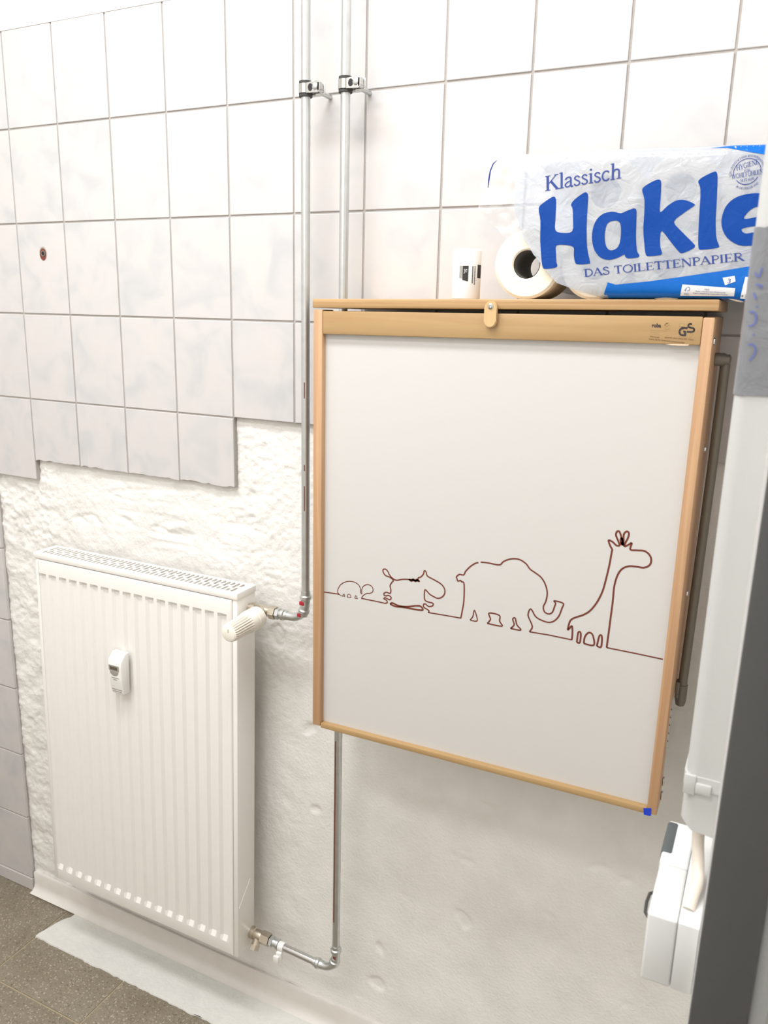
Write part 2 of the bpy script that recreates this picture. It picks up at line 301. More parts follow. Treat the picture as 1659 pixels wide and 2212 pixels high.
# rough plaster where tiles were hacked off, as a relief
def sstep(a, b, x):
    t = max(0, min(1, (x-a)/(b-a))); return t*t*(3-2*t)
def plaster_y(x, z):
    V = Vector((x, z, 0))
    big = noise.noise(V*3.1)*.0016
    mid = noise.fractal(V*23+Vector((3, 1, 0)), 1.0, 2.1, 4)
    fine = noise.fractal(V*95, .8, 2.0, 2)
    L = 1-sstep(-.02, .12, x)                                   # chiselled strip beside the old tiles
    band = sstep(1.02, 1.10, z)*(1-sstep(.66, .80, x))           # hacked band under the tiles
    stip = sstep(.80, 1.0, z)*sstep(.50, .62, x)*(1-sstep(1.3, 1.6, z))
    edge = sstep(.62, .66, x)*(1-sstep(.72, .80, x))*(1-sstep(.9, 1.0, z))
    amp = .0005+.0036*L+.0014*band+.0010*edge
    y = .0130+big+mid*amp+fine*(.00025+.0017*L+.0011*band+.0013*stip+.0006*edge)
    r = abs(noise.noise(Vector((x*4.5, z*26, 5)))) 
    y += .0022*sstep(.10, .0, r)*band*sstep(.02, .12, x)*sstep(-.2, .25, noise.noise(Vector((x*9, z*9, 2))))
    g = abs(z-1.160-.014*noise.noise(Vector((x*9, 0, 7)))-.008*noise.noise(Vector((x*40, z*30, 7))))      # long gouge above the radiator
    y += .0065*sstep(.016, .004, g)*sstep(.08, .12, x)*(1-sstep(.44, .50, x))*sstep(-.25, .30, noise.fractal(Vector((x*20, z*34, 1)), .9, 2.1, 4))
    pit = noise.noise(Vector((x*15, z*15, 11)))
    y += .004*sstep(.52, .66, pit)*sstep(.5, .7, x)
    return max(.0012, min(.0215, y))
b = nb(); st = .0045
nx = int((1.6213+.1535)/st); nz_ = int(1.445/st)
grid = []
for j in range(nz_+1):
    z = 1.445*j/nz_
    grid.append([b.verts.new((x, plaster_y(x, z), z)) for x in [-.1535+(1.6213+.1535)*i/nx for i in range(nx+1)]])
for j in range(nz_):
    for i in range(nx): b.faces.new((grid[j][i], grid[j][i+1], grid[j+1][i+1], grid[j+1][i]))
obj('plaster', b, 'plaster', wall_back, 180)
# grout bed and tiles
TW, TH, GX = .1504, .2, .0018
b = nb()
for x0, x1, z0, z1 in [(XL, 1.6213, 1.4412, 2.2405), (XL, -.0012, 1.2412, 1.4412), (-.0012, .6008, 1.2905, 1.4412), (XL, -.1535, .0, 1.2412)]:
    bx(b, x0, x1, .0022, .0221, z0, z1)
obj('grout', b, 'grout', wall_back)
def tile_mesh(w_, h_, name, ragged=False, seed=0):
    t = nb(); bx(t, -w_/2, w_/2, 0, .0085, -h_/2, h_/2, .0012, 2)
    if ragged:
        random.seed(seed); t2 = t; es = [e for e in t.edges if all(v.co.z < -h_/2+.003 for v in e.verts) and abs(e.verts[0].co.x-e.verts[1].co.x) > .05]
        bmesh.ops.subdivide_edges(t, edges=es, cuts=14)
        for v in t.verts:
            if v.co.z < -h_/2+.003: v.co.z += .0035*noise.noise(Vector((v.co.x*60, seed*3.1, v.co.y*40)))+.001*random.random()*(v.co.y < .004)
    me = bpy.data.meshes.new(name); t.to_mesh(me); t.free(); me.materials.append(MATS['tile']); finish(me, 12); return me
full = tile_mesh(TW-.0040, TH-.0040, 'tile')
cuts = {}
def put_tile(me, cx, cz):
    o = bpy.data.objects.new('tile', me); COL.objects.link(o); o.parent = wall_back
    o.location = Vector((cx, random.uniform(-.0004, .0003), cz))-WORLD['wall_back']
rows_z = lambda j: 2.24-TH*j
for j in range(11):
    for c in range(-7, 11):
        x0 = c*TW
        zt = rows_z(j)
        if j >= 6 and c >= -1: continue
        if j == 5 and c >= -1: continue
        if j == 4 and c >= 4: continue
        if j == 4 and 0 <= c <= 3:
            h_ = .151-.003; me = tile_mesh(TW-.004, h_, 'tile_cut', True, c+1)
            put_tile(me, x0+TW/2, zt-.0015-h_/2); continue
        if c == 10:                                     # cut column against the partition
            wn = 1.6210-x0-.003; put_tile(cuts.setdefault('n', tile_mesh(wn, TH-.003, 'tile_cut')), x0+.0015+wn/2, zt-TH/2); continue
        put_tile(full, x0+TW/2, zt-TH/2)
for c in range(-7, -1):
    o = bpy.data.objects.new('skirting_tile', cuts.setdefault('s', tile_mesh(TW-.003, .0385, 'skirting_tile'))); COL.objects.link(o); o.parent = wall_back
    o.location = Vector((c*TW+TW/2, -.002, .0195))-WORLD['wall_back']
# ------------------------------------------------------------------ floor
floor = struct(qb('floor', 'floor_joint', None, XL-.1, XR+.1, YF-.1, .14, -.08, -.0025))
FP = .3150
t = nb(); bx(t, -FP/2+.0022, FP/2-.0022, -FP/2+.0022, FP/2-.0022, -.012, 0, .0012, 2)
fm = bpy.data.meshes.new('floor_tile'); t.to_mesh(fm); t.free(); fm.materials.append(MATS['terrazzo']); finish(fm)
for i in range(-4, 7):
    for j in range(-1, 6):
        o = bpy.data.objects.new('floor_tile', fm); COL.objects.link(o); o.parent = floor
        cx, cy = FP*i+FP/2, -.2705-FP*j-FP/2
        o.location = Vector((cx, cy, random.uniform(-.0004, .0002)))-WORLD['floor']
# white screed strip left along the wall
b = nb(); n = 160; pr_ = []
for k in range(n+1):
    x = .0+1.6210*k/n
    y = -.124+.004*noise.noise(Vector((x*22, 0, 3)))+.003*noise.noise(Vector((x*80, 2, 3)))
    pr_.append((x, y))
left = [(.030+.004*noise.noise(Vector((k, 4, 4))), -.004-.012*k) for k in range(3)]+[(.018, -.045), (.010, -.068), (.006, -.09), (.0, -.112)]
outl = [(1.6210, .012), (.034, .012)]+left+pr_
topv = [b.verts.new((x, y, .0030)) for x, y in outl]; botv = [b.verts.new((x+(0), y-(.002 if y < 0 else 0), -.0020)) for x, y in outl]
b.faces.new(topv); b.faces.new(botv[::-1])
for k in range(len(outl)): b.faces.new((topv[k], botv[k], botv[(k+1) % len(outl)], topv[(k+1) % len(outl)]))
bmesh.ops.triangulate(b, faces=[f for f in b.faces if len(f.verts) > 4])
struct(obj('trim_1', b, 'screed', None, 30))
# plastic cove skirting under the radiator
prof = [(.0128, .0600), (.0050, .0620), (.0030, .0585), (.0030, .0260), (.0005, .0150), (-.0060, .0068), (-.0165, .0036), (-.0165, .0024), (.0128, .0024)]
b = nb(); A = []
for x in (-.148, 1.6212): A.append([b.verts.new((x, y, z)) for y, z in prof])
for k in range(len(prof)): b.faces.new((A[0][k], A[0][(k+1) % len(prof)], A[1][(k+1) % len(prof)], A[1][k]))
b.faces.new(A[0]); b.faces.new(A[1][::-1])
struct(obj('baseboard_back', b, 'skirting', None, 40))
# dark upright closing the end of the partition, light stop behind it
b = nb(); bx(b, 1.6195, 1.6652, -.722, -.7005, 0, ZC, .003, 2)
for v in b.verts: v.co.x += .0028*(v.co.z-1.15)/.45*(1 if v.co.z > 1.15 else .25)
struct(obj('trim_2', b, 'anthracite', None))
struct(qb('trim_3', 'grey_metal', None, 1.6680, 1.6830, -.715, -.665, 0, ZC, bev=.002))
# ceiling lamp the room is lit by (above the frame), plus an added fill lamp further back
for LP, lab in ((LAMP, 'long white ceiling lamp nearest the tiled wall'), (FILL_LAMP, 'added fill lamp in a long white housing over the entrance side')):
    lamp = thing('ceiling_and_fill_lamp', lab, 'lamp', (LP.x, LP.y, ZC-.0005), 'ceiling lamps')
    qb('lamp_housing', 'white_plastic', lamp, LP.x-.76, LP.x+.76, LP.y-.18, LP.y+.18, LP.z+.012, ZC-.0005, bev=.008)

# ------------------------------------------------------------------ radiator
rad = thing('radiator', 'white ribbed panel radiator with slotted top grille on the plaster wall', 'radiator', (.38, -.07, .207))
def lean(bm):
    for v in bm.verts:
        k = (1.09-v.co.z)/.88; v.co.x -= .011*k; v.co.y -= .011*k
XA, XB, ZA, ZB, YR = .098, .661, .2070, 1.0780, -.100
G = [.1125+(.637-.1125)*k/16 for k in range(17)]
xs = [(XA, 0)]
for g in G: xs += [(g-.0118, 0), (g-.0062, 1), (g+.0062, 1), (g+.0118, 0)]
xs.append((XB, 0))
zs = [(ZA, 0), (.2390, 0), (.2510, 1), (.60, 1), (1.0375, 1), (1.0450, 0), (ZB, 0)]
b = nb()
gr = [[b.verts.new((x, YR+.0065*dx*dz, z)) for x, dx in xs] for z, dz in zs]
for j in range(len(zs)-1):
    for i in range(len(xs)-1): b.faces.new((gr[j][i], gr[j][i+1], gr[j+1][i+1], gr[j+1][i]))
bd = [e for e in b.edges if e.is_boundary]
ex = bmesh.ops.extrude_edge_only(b, edges=bd)
for v in ex['geom']:
    if isinstance(v, bmesh.types.BMVert): v.co.y += .014
bmesh.ops.recalc_face_normals(b, faces=b.faces[:])
rim = [e for e in b.edges if len(e.link_faces) == 2 and abs(e.calc_face_angle(0)) > 1.4 and all(v.co.y < YR+.001 for v in e.verts)]
bmesh.ops.bevel(b, geom=rim, offset=.004, segments=3, profile=.5, affect='EDGES')
lean(b); obj('front_panel', b, 'radiator_paint', rad, 18)
b = nb(); bx(b, XA+.004, XB-.004, -.046, -.034, ZA+.004, ZB-.02, .003); lean(b); obj('back_panel', b, 'radiator_paint', rad)
b = nb()
for k in range(34):
    x = XA+.012+(XB-XA-.024)*k/33; bx(b, x-.0008, x+.0008, -.084, -.048, ZA+.02, ZB-.035)
lean(b); o = obj('convector_fins', b, 'radiator_slot_shade', rad)
for nm, x0, x1 in (('side_cover', XA-.011, XA+.001), ('side_cover', XB+.0002, XB+.0125)):
    b = nb(); bx(b, x0, x1, -.097, -.032, ZA-.003, ZB+.002, .0025); lean(b); o = obj(nm, b, 'radiator_paint', rad)
b = nb(); tube(b, [(XB+.0012, -.093, .3350), (XB+.0012, -.050, .385)], .0012, 6); lean(b)
bmesh.ops.translate(b, verts=b.verts[:], vec=(.0112, 0, 0)); obj('cover_notch', b, 'radiator_paint', rad)
# slotted grille
b = nb(); gx0, gx1, gy0, gy1, gz0, gz1 = XA-.0125, XB+.0145, -.1000, -.0310, 1.0790, 1.0945
bx(b, gx0, gx1, gy0, gy0+.0105, gz0, gz1, .003); bx(b, gx0, gx1, gy1-.008, gy1, gz0, gz1, .003)
bx(b, gx0+.0004, gx0+.016, gy0+.003, gy1-.003, gz0+.0004, gz1-.0003, .002); bx(b, gx1-.016, gx1-.0004, gy0+.003, gy1-.003, gz0+.0004, gz1-.0003, .002)
n = 46; a0, a1 = gx0+.016, gx1-.016; pw = (a1-a0)/n
for k in range(n+1):
    x = a0+pw*k; bx(b, x-.0021, x+.0021, gy0+.009, gy1-.007, gz1-.0035, gz1-.0008)
for k in range(n):
    x = a0+pw*(k+.5); off = .004 if k % 2 else -.006
    bx(b, x-pw/2, x+pw/2, -.066+off-.0022, -.066+off+.0022, gz1-.0034, gz1-.0009)
lean(b); obj('top_grille', b, 'radiator_paint', rad)
# heat meter clipped on the front panel
mt = thing('heat_meter', 'small white heat cost meter with grey display on the radiator front', 'heat meter', (.360, -.108, .800))
def meter_pt(u, v, d):   # u across, v up, d out
    return Vector((.3555+u, -.1040-d, .853+v))
b = nb(); W = .0195; sect = [(-.0505, .0155, .82), (-.047, .0215, .90), (-.010, .0270, .97), (.022, .0280, 1.0), (.034, .0265, 1.0), (.0500, .0120, .99), (.0500, .0, .99), (-.0505, .0, .82)]
def ring(v, d, k): return
ls = [[b.verts.new(meter_pt(s*W*k, v, d)) for v, d, k in sect] for s in (-1, 1)]
for k in range(len(sect)): b.faces.new((ls[0][k], ls[0][(k+1) % len(sect)], ls[1][(k+1) % len(sect)], ls[1][k]))
b.faces.new(ls[0]); b.faces.new(ls[1][::-1]); bmesh.ops.recalc_face_normals(b, faces=b.faces[:])
bmesh.ops.bevel(b, geom=b.edges[:], offset=.0022, segments=3, profile=.5, affect='EDGES')
obj('meter_body', b, 'white_plastic', mt)
def mface(v): # depth of the meter front at height v
    for (v0, d0, _), (v1, d1, _) in zip(sect, sect[1:6]):
        if v0 <= v <= v1: return d0+(d1-d0)*(v-v0)/(v1-v0)
    return .02
def mpoly(poly, e, mat, name):
    b = nb(); prism(b, poly, lambda u, v, k: meter_pt(u, v, mface(v)+e-.0012*k)); return obj(name, b, mat, mt, label='dark grey display window' if name == 'display' else None)
mpoly([(-.0165, .0235), (.0135, .0235), (.0135, .0115), (.0115, .0095), (-.0145, .0095), (-.0165, .0115)], .0006, 'display_grey', 'display')
mpoly([(-.0125, .0205), (.0085, .0205), (.0085, .0130), (-.0125, .0130)], .0009, 'display_glass', 'display_window')
mpoly([(-.0140, .0085)]+[(-.0015+.0125*math.cos(a), .0085+.0105*math.sin(a)) for a in [math.pi+math.pi*k/12 for k in range(13)]], .0006, 'display_grey', 'display_button')
for v, w_, n_ in ((-.0080, .022, 9), (-.0125, .010, 4), (-.0385, .031, 10), (-.0435, .027, 9)):
    b = nb()
    for k in range(n_):
        x = -w_/2+w_*k/n_; prism(b, [(x, v), (x+w_/n_*.75, v), (x+w_/n_*.75, v+.0022), (x, v+.0022)], lambda u, vv, q: meter_pt(u, vv, mface(vv)+.0004-.0008*q))
    obj('meter_print', b, 'display_grey', mt)

# ------------------------------------------------------------------ heating pipes and valves
PY = -.055
def arc3(c, r, a0, a1, n=8):   # in the XZ plane at PY
    return [(c[0]+r*math.cos(math.radians(a0+(a1-a0)*k/n)), PY, c[1]+r*math.sin(math.radians(a0+(a1-a0)*k/n))) for k in range(n+1)]
hp = thing('heating_pipe', 'galvanised heating pipe ending in an elbow at the thermostat valve', 'pipe', (.8125, PY, 1.05), 'heating pipes on the wall')
PX1, PX2, ZV, ZR, PR = .8125, .8920, 1.050, .2265, .0083
b = nb(); cyl(b, (PX1, PY, 1.100), (PX1, PY, ZC), PR); obj('pipe', b, 'zinc', hp)
b = nb(); R_ = .034; pts = [(PX1, PY, 1.112)]+arc3((PX1-R_, ZV+R_), R_, 0, -90)+[(.752, PY, ZV)]
tube(b, pts, .0088); obj('elbow', b, 'zinc', hp)
for nm, p, ax in (('press_ring', (PX1, PY, 1.098), (0, 0, 1)), ('press_ring', (PX1-.004, PY, 1.068), (.22, 0, 1)), ('press_ring', (.758, PY, ZV), (-1, 0, 0))):
    b = nb(); lathe(b, p, ax, [(-.010, .0095), (-.005, .0098), (-.003, .0118), (.003, .0118), (.005, .0098), (.014, .0094)], 20); obj(nm, b, 'zinc', hp)
for p, q in (((PX1-.004, PY-.0096, 1.087), (.0052, .004)), ((PX1-.010, PY-.0096, 1.0605), (.0045, .0035))):
    b = nb(); bx(b, p[0]-q[0], p[0]+q[0], p[1]-.0006, p[1]+.003, p[2]-q[1], p[2]+q[1], .0008); obj('red_label', b, 'red_mark', hp, label='small red mark on the fitting')
for z0, z1 in ((1.28, 1.33), (1.36, 1.372), (1.50, 1.53)):
    b = nb(); bx(b, PX1+.001, PX1+.0030, PY-.0084, PY-.006, z0, z1); obj('rust_streak', b, 'rust', hp)
rp = thing('heating_pipe', 'galvanised heating pipe running behind the wooden table down to the lower radiator valve', 'pipe', (PX2, PY, .22), 'heating pipes on the wall')
b = nb(); cyl(b, (PX2, PY, .270), (PX2, PY, ZC), PR); obj('pipe', b, 'zinc', rp)
b = nb(); tube(b, [(PX2, PY, .285)]+arc3((PX2-R_, ZR+R_), R_, 0, -90)+[(.845, PY, ZR)], .0090); obj('elbow', b, 'zinc', rp)
b = nb(); cyl(b, (.852, PY, ZR), (.728, PY, ZR+.005), PR); obj('pipe', b, 'chrome', rp)
for p, ax in (((PX2, PY, .282), (0, 0, 1)), ((PX2-.003, PY, .250), (.2, 0, 1)), ((.846, PY, ZR), (1, 0, 0))):
    b = nb(); lathe(b, p, ax, [(-.010, .0096), (-.005, .0098), (-.003, .0122), (.003, .0122), (.005, .0098), (.012, .0094)], 20); obj('press_ring', b, 'zinc', rp)
b = nb(); bx(b, PX2-.0025, PX2+.0035, PY-.0098, PY-.006, .264, .272, .0008); obj('rust_streak', b, 'rust', rp)
b = nb(); bx(b, PX2-.003, PX2-.0010, PY-.0088, PY-.006, .36, .80); obj('rust_streak', b, 'rust', rp)
b = nb(); lathe(b, (.748, PY, ZR+.004), (1, 0, 0), [(-.007, .0102), (.007, .0102)], 20)
bx(b, .740, .754, PY-.014, PY-.002, ZR-.026, ZR-.004, .002); bx(b, .736, .750, PY-.019, PY-.013, ZR-.030, ZR-.012, .0015); obj('plastic_clip', b, 'white_plastic', rp, label='small white plastic tag clipped round the pipe')
# thermostat valve
tv = thing('thermostat_valve', 'cream ribbed thermostat head on the upper radiator valve', 'valve', (.714, PY, 1.03))
b = nb(); lathe(b, (.668, PY, ZV), (1, 0, 0), [(0, .0150), (.003, .0150), (.003, .010), (.012, .010), (.012, .0125), (.022, .0125), (.024, .0105), (.040, .0120), (.052, .0105), (.058, .0105)], 24)
obj('valve_body', b, 'nickel_brass', tv)
b = nb(); hexnut(b, (.727, PY, ZV), (.741, PY, ZV), .0142); obj('union_nut', b, 'nickel_brass', tv)
b = nb(); hexnut(b, (.742, PY, ZV), (.750, PY, ZV), .0125); obj('press_nut', b, 'zinc', tv)
b = nb(); cyl(b, (.708, PY-.004, ZV-.001), (.708, PY-.034, ZV-.0075), .0125); obj('valve_neck', b, 'nickel_brass', tv)
ZH = ZV-.0075
hd = nb(); lathe(hd, (.708, PY-.020, ZH), (0, -1, -.02), [(0, .0205), (.001, .0230), (.020, .0236), (.0212, .0222), (.0228, .0222), (.024, .0236), (.034, .0232), (.040, .0218)], 40)
obj('head_collar', hd, 'cream_plastic', tv)
hd = nb(); NR = 72
lathe(hd, (.708, PY-.056, ZH-.0008), (0, -1, -.02), [(0, .0222), (.006, .0222), (.010, .0212), (.052, .0196), (.0585, .0188), (.0615, .0172), (.0625, .0152)], NR, True,
      lambda t, k: (1 if t < .008 or t > .0605 else (1.0 if (k % 3) else .80)))
obj('grip', hd, 'cream_plastic', tv, 25)
hd = nb(); lathe(hd, (.708, PY-.117, ZH-.002), (0, -1, -.02), [(0, .0156), (.0020, .0156), (.0028, .0140)], 32); obj('end_cap', hd, 'cream_plastic', tv)
b = nb(); bx(b, .7075, .7088, PY-.1204, PY-.1180, ZH+.000, ZH+.0075); obj('pointer_mark', b, 'display_grey', tv)
# lockshield valve
lv = thing('lockshield_valve', 'brass return valve with hexagon cap at the bottom of the radiator', 'valve', (.69, PY, .20))
z2 = ZR+.0095
b = nb(); lathe(b, (.6480, PY, z2), (1, 0, -.04), [(0, .0195), (.004, .0195), (.004, .011), (.012, .011), (.012, .0140), (.024, .0140), (.026, .0115), (.040, .0125), (.052, .0110)], 24); obj('valve_body', b, 'nickel_brass', lv)
b = nb(); hexnut(b, (.694, PY, ZR+.0077), (.716, PY, ZR+.0068), .0158); obj('union_nut', b, 'nickel_brass', lv)
b = nb(); hexnut(b, (.717, PY, ZR+.0066), (.725, PY, ZR+.006), .0135); lathe(b, (.724, PY, ZR+.006), (1, 0, -.03), [(0, .0105), (.010, .0105), (.011, .012), (.016, .012)], 20); obj('press_nut', b, 'zinc', lv)
b = nb(); cyl(b, (.683, PY-.002, z2-.004), (.683, PY-.013, z2-.019), .0100); hexnut(b, (.683, PY-.0125, z2-.018), (.683, PY-.0195, z2-.027), .0122); obj('hex_cap', b, 'nickel_brass', lv)
# pipe clamps
def clamp(px, lab):
    zc = 2.037
    t = thing('pipe_clamp', lab, 'clamp', (px, PY, zc-.015), 'pipe clamps')
    b = nb(); lathe(b, (px, PY, zc-.0125), (0, 0, 1), [(0, PR+.0002), (0, .0118), (.025, .0118), (.025, PR+.0002)], 28, False); obj('rubber_liner', b, 'rubber', t)
    b = nb(); lathe(b, (px, PY, zc-.0075), (0, 0, 1), [(0, .0119), (0, .0130), (.015, .0130), (.015, .0119)], 28, False); obj('band', b, 'chrome', t)
    b = nb(); y0 = PY-.0105
    out = [(.006, -.0085), (.030, -.0095), (.033, -.006), (.034, .006), (.030, .0095), (.006, .0085)]
    hole = [(.0155+.0048*math.cos(2*math.pi*k/12), .0062*math.sin(2*math.pi*k/12)) for k in range(12)]
    prism(b, out, lambda a, c, k: (px+a, y0+.0020*k, zc+c)); bmesh.ops.bevel(b, geom=b.edges[:], offset=.0006, segments=1, affect='EDGES')
    bx(b, px+.0285, px+.034, y0, y0+.016, zc-.008, zc+.008, .0015); obj('front_ear', b, 'chrome', t)
    b = nb(); prism(b, hole, lambda a, c, k: (px+a, y0-.0002+.0012*k, zc+c)); obj('slot', b, 'black', t, label='dark slot in the clamp ear')
    b = nb(); bx(b, px+.008, px+.036, PY+.004, PY+.0065, zc-.009, zc+.009, .001); obj('rear_ear', b, 'chrome', t)
    b = nb(); lathe(b, (px+.0250, y0+.001, zc+.0005), (0, -1, 0), [(0, .0056), (.002, .0056), (.0034, .0040), (.0040, .0010)], 18); obj('screw', b, 'zinc', t)
    b = nb(); cyl(b, (px+.018, PY+.006, zc-.002), (px+.018, .0003, zc-.002), .0042); hexnut(b, (px+.018, PY+.0065, zc-.002), (px+.018, PY+.013, zc-.002), .008); obj('threaded_stud', b, 'zinc', t)
clamp(PX1, 'chrome rubber-lined clamp holding the pipe above the thermostat valve')
clamp(PX2, 'chrome rubber-lined clamp holding the pipe that runs behind the wooden table')
# old wall plug in a tile
wp = thing('wall_plug', 'old plugged drill hole with a reddish rim in a tile', 'wall plug', (.080, -.001, 1.758))
b = nb(); lathe(b, (.080, .0010, 1.7745), (0, -1, 0), [(0, .0090), (.0012, .0092), (.0018, .0104), (.0012, .0122), (0, .0124)], 20, False)
for v in b.verts: v.co.z = 1.7725+(v.co.z-1.7725)*1.25+.0007*noise.noise(v.co*400)
obj('rim', b, 'grout', wp)
b = nb(); lathe(b, (.080, .0006, 1.7725), (0, -1, 0), [(0, .0102), (.0014, .0100)], 20)
for v in b.verts: v.co.z = 1.772+(v.co.z-1.772)*1.3
obj('brick_core', b, 'rust', wp)
b = nb(); lathe(b, (.081, -.0006, 1.7745), (0, -1, 0), [(0, .0066), (.0014, .0066), (.0014, .0046), (.0002, .0046)], 18); obj('plug', b, 'cardboard', wp)
b = nb(); lathe(b, (.081, -.0010, 1.7745), (0, -1, 0), [(0, .0044), (.0003, .0044)], 14); obj('hole', b, 'black', wp)
# ------------------------------------------------------------------ fold-down changing table
TY = -.160
ct = thing('changing_table', 'folded wooden wall changing table with white board and animal outline drawing', 'changing table', (1.21, -.08, .886))
b = nb(); prism(b, [(.8905, TY), (1.5345, TY), (1.5345, .0002), (.9060, .0002), (.9060, -.0680), (.8905, -.0680)], lambda a, c, k: (a, c, 1.6815-.0150*k))   # notched round the pipe
bmesh.ops.bevel(b, geom=b.edges[:], offset=.0018, segments=2, profile=.5, affect='EDGES')
for v in b.verts: v.co.z += .0075*(v.co.x-.8905)/.644
shelf = obj('shelf_board', b, 'ply_edge', ct)
qb('left_stile', 'beech_z', ct, .8925, .9105, TY, TY+.040, .8860, 1.6640, bev=.0022)
qb('right_stile', 'beech_z', ct, 1.5160, 1.5315, TY, TY+.040, .8930, 1.6650, bev=.0022)
b = nb(); bx(b, .9107, 1.5158, TY+.0006, TY+.0108, 1.6235, 1.6620, .0020)
for v in b.verts: v.co.z += .0040*(v.co.x-.9107)/.605
top_rail = obj('top_rail', b, 'beech_x', ct)
b = nb(); bx(b, .9107, 1.5158, TY+.0005, TY+.030, .8830, .8935, .0015)
for v in b.verts: v.co.z += .0085*(v.co.x-.9107)/.605
obj('bottom_rail', b, 'beech_x', ct)
panel = qb('white_board', 'laminate', ct, .9107, 1.5158, -.1490, -.1430, .8935, 1.6420)
qb('side_panel', 'beech_z', ct, 1.5130, 1.5305, TY+.0405, .0008, 1.070, 1.6665, bev=.0015)
qb('side_panel', 'beech_z', ct, .9310, .9480, TY+.0405, -.070, 1.070, 1.6630, bev=.0015)
qb('inner_back', 'black', ct, .9485, 1.5125, -.030, -.022, 1.20, 1.6600)
qb('lower_batten', 'beech_x', ct, .9485, 1.5125, -.110, -.090, 1.075, 1.10, bev=.001)
# turning latch
b = nb(); lx, lz0, lz1, lr = 1.2115, 1.6525, 1.6725, .0098
op = [(lx+lr*math.cos(math.radians(a)), lz1+lr*math.sin(math.radians(a))) for a in range(0, 181, 12)]+[(lx+lr*math.cos(math.radians(a)), lz0+lr*math.sin(math.radians(a))) for a in range(180, 361, 12)]
prism(b, op, lambda a, c, k: (a, TY-.0075+.0070*k, c)); bmesh.ops.bevel(b, geom=[e for e in b.edges if abs(e.verts[0].co.y-e.verts[1].co.y) < 1e-5 and e.verts[0].co.y < TY-.006], offset=.0012, segments=2, affect='EDGES')
latch = obj('latch', b, 'latch_wood', ct, 40)
b = nb(); lathe(b, (lx, TY-.0074, 1.6745), (0, -1, 0), [(0, .0044), (.0008, .0044), (.0018, .0034), (.0021, .0020), (.0012, .0016), (.0008, .0001)], 18); obj('screw', b, 'chrome', latch)
# right-hand folding strut and hardware
st_ = nb(); tube(st_, [(1.5455, -.070, 1.600), (1.5450, -.070, 1.45), (1.5420, -.070, 1.20), (1.5400, -.070, 1.062)], .0072, 18); strut = obj('support_strut', st_, 'strut_grey', ct)
b = nb(); lathe(b, (1.5310, -.074, 1.606), (1, 0, 0), [(0, .0095), (.012, .0095), (.016, .0075), (.020, .0075), (.022, .004)], 20); obj('strut_cap', b, 'strut_grey', strut)
b = nb(); lathe(b, (1.5403, -.070, 1.085), (-.01, 0, -1), [(0, .0085), (.028, .0088), (.036, .0070), (.0385, .003)], 20); bx(b, 1.5308, 1.5370, -.078, -.062, 1.062, 1.090, .001); obj('strut_cap', b, 'strut_grey', strut)
for p in ((1.5316, -.140, 1.6330), (1.5306, -.060, 1.470), (1.5306, -.07, 1.24)):
    b = nb(); lathe(b, p, (1, 0, 0), [(0, .0052), (.0018, .0048), (.0026, .002)], 16); obj('screw', b, 'chrome', ct)
b = nb(); bx(b, 1.5275, 1.5300, -.1185, -.1100, .985, 1.055, .0008)
for k in range(5): lathe(b, (1.5290, -.1120, .992+.014*k), (0, 0, 1), [(0, .0036), (.009, .0036)], 12)
obj('hinge', b, 'zinc', ct)
for z in (.936, .910):
    b = nb(); bx(b, 1.5316, 1.5345, -.128, -.121, z-.007, z+.007, .001); obj('bracket_pin', b, 'chrome', ct)
b = nb(); op = [(1.5110, .9010), (1.5225, .9045), (1.5235, .8920), (1.5215, .8905), (1.5125, .8900)]
prism(b, op, lambda a, c, k: (a, TY-.0010+.0009*k, c)); obj('blue_tape', b, 'blue_tape', ct, label='scrap of blue tape on the bottom corner')
b = nb(); op = [(1.4700, 1.6272), (1.4790, 1.6280), (1.4960, 1.6284), (1.5020, 1.6282), (1.5000, 1.6262), (1.4880, 1.6258), (1.4760, 1.6264)]
prism(b, op, lambda a, c, k: (a, TY-.0008+.0008*k, c)); obj('peeling_sticker_edge', b, 'adhesive_clear', ct)
# outline drawing on the white board
def ribbon(bm, pts, w_, y):
    P = [Vector((p[0], p[1])) for p in pts]; L_ = []
    for i, p in enumerate(P):
        d = P[min(i+1, len(P)-1)]-P[max(i-1, 0)]
        if d.length < 1e-7: d = Vector((1, 0))
        d.normalize(); nrm = Vector((-d.y, d.x))*(w_(i/len(P)) if callable(w_) else w_)/2
        L_.append((bm.verts.new((p.x+nrm.x, y, p.y+nrm.y)), bm.verts.new((p.x-nrm.x, y, p.y-nrm.y))))
    for a, c in zip(L_, L_[1:]): bm.faces.new((a[0], a[1], c[1], c[0]))
for nm, wd in (('turtle', .0015), ('horse', .0023), ('elephant', .0024), ('giraffe', .0028), ('ground', .0021)):
    lab = 'brown outline of a '+{'ground': '', 'horse': 'small horse', 'turtle': 'turtle', 'elephant': 'big elephant', 'giraffe': 'tall giraffe'}[nm]
    b = nb()
    for l in DRAW[nm]:
        pts = sm(l, 5) if nm != 'ground' else [Vector(q) for q in l]
        ww = wd if len(l) > 6 or nm in ('ground', 'giraffe') else wd*.8
        ribbon(b, pts, ww*(1.35 if nm == 'horse' and 8 < len(l) < 14 else 1), -.14935)
        if nm == 'ground': obj('ground_line', b, 'ink_brown', panel, 180); b = nb()
    if nm != 'ground': obj(nm+'_drawing', b, 'ink_brown', panel, 180, label=lab)
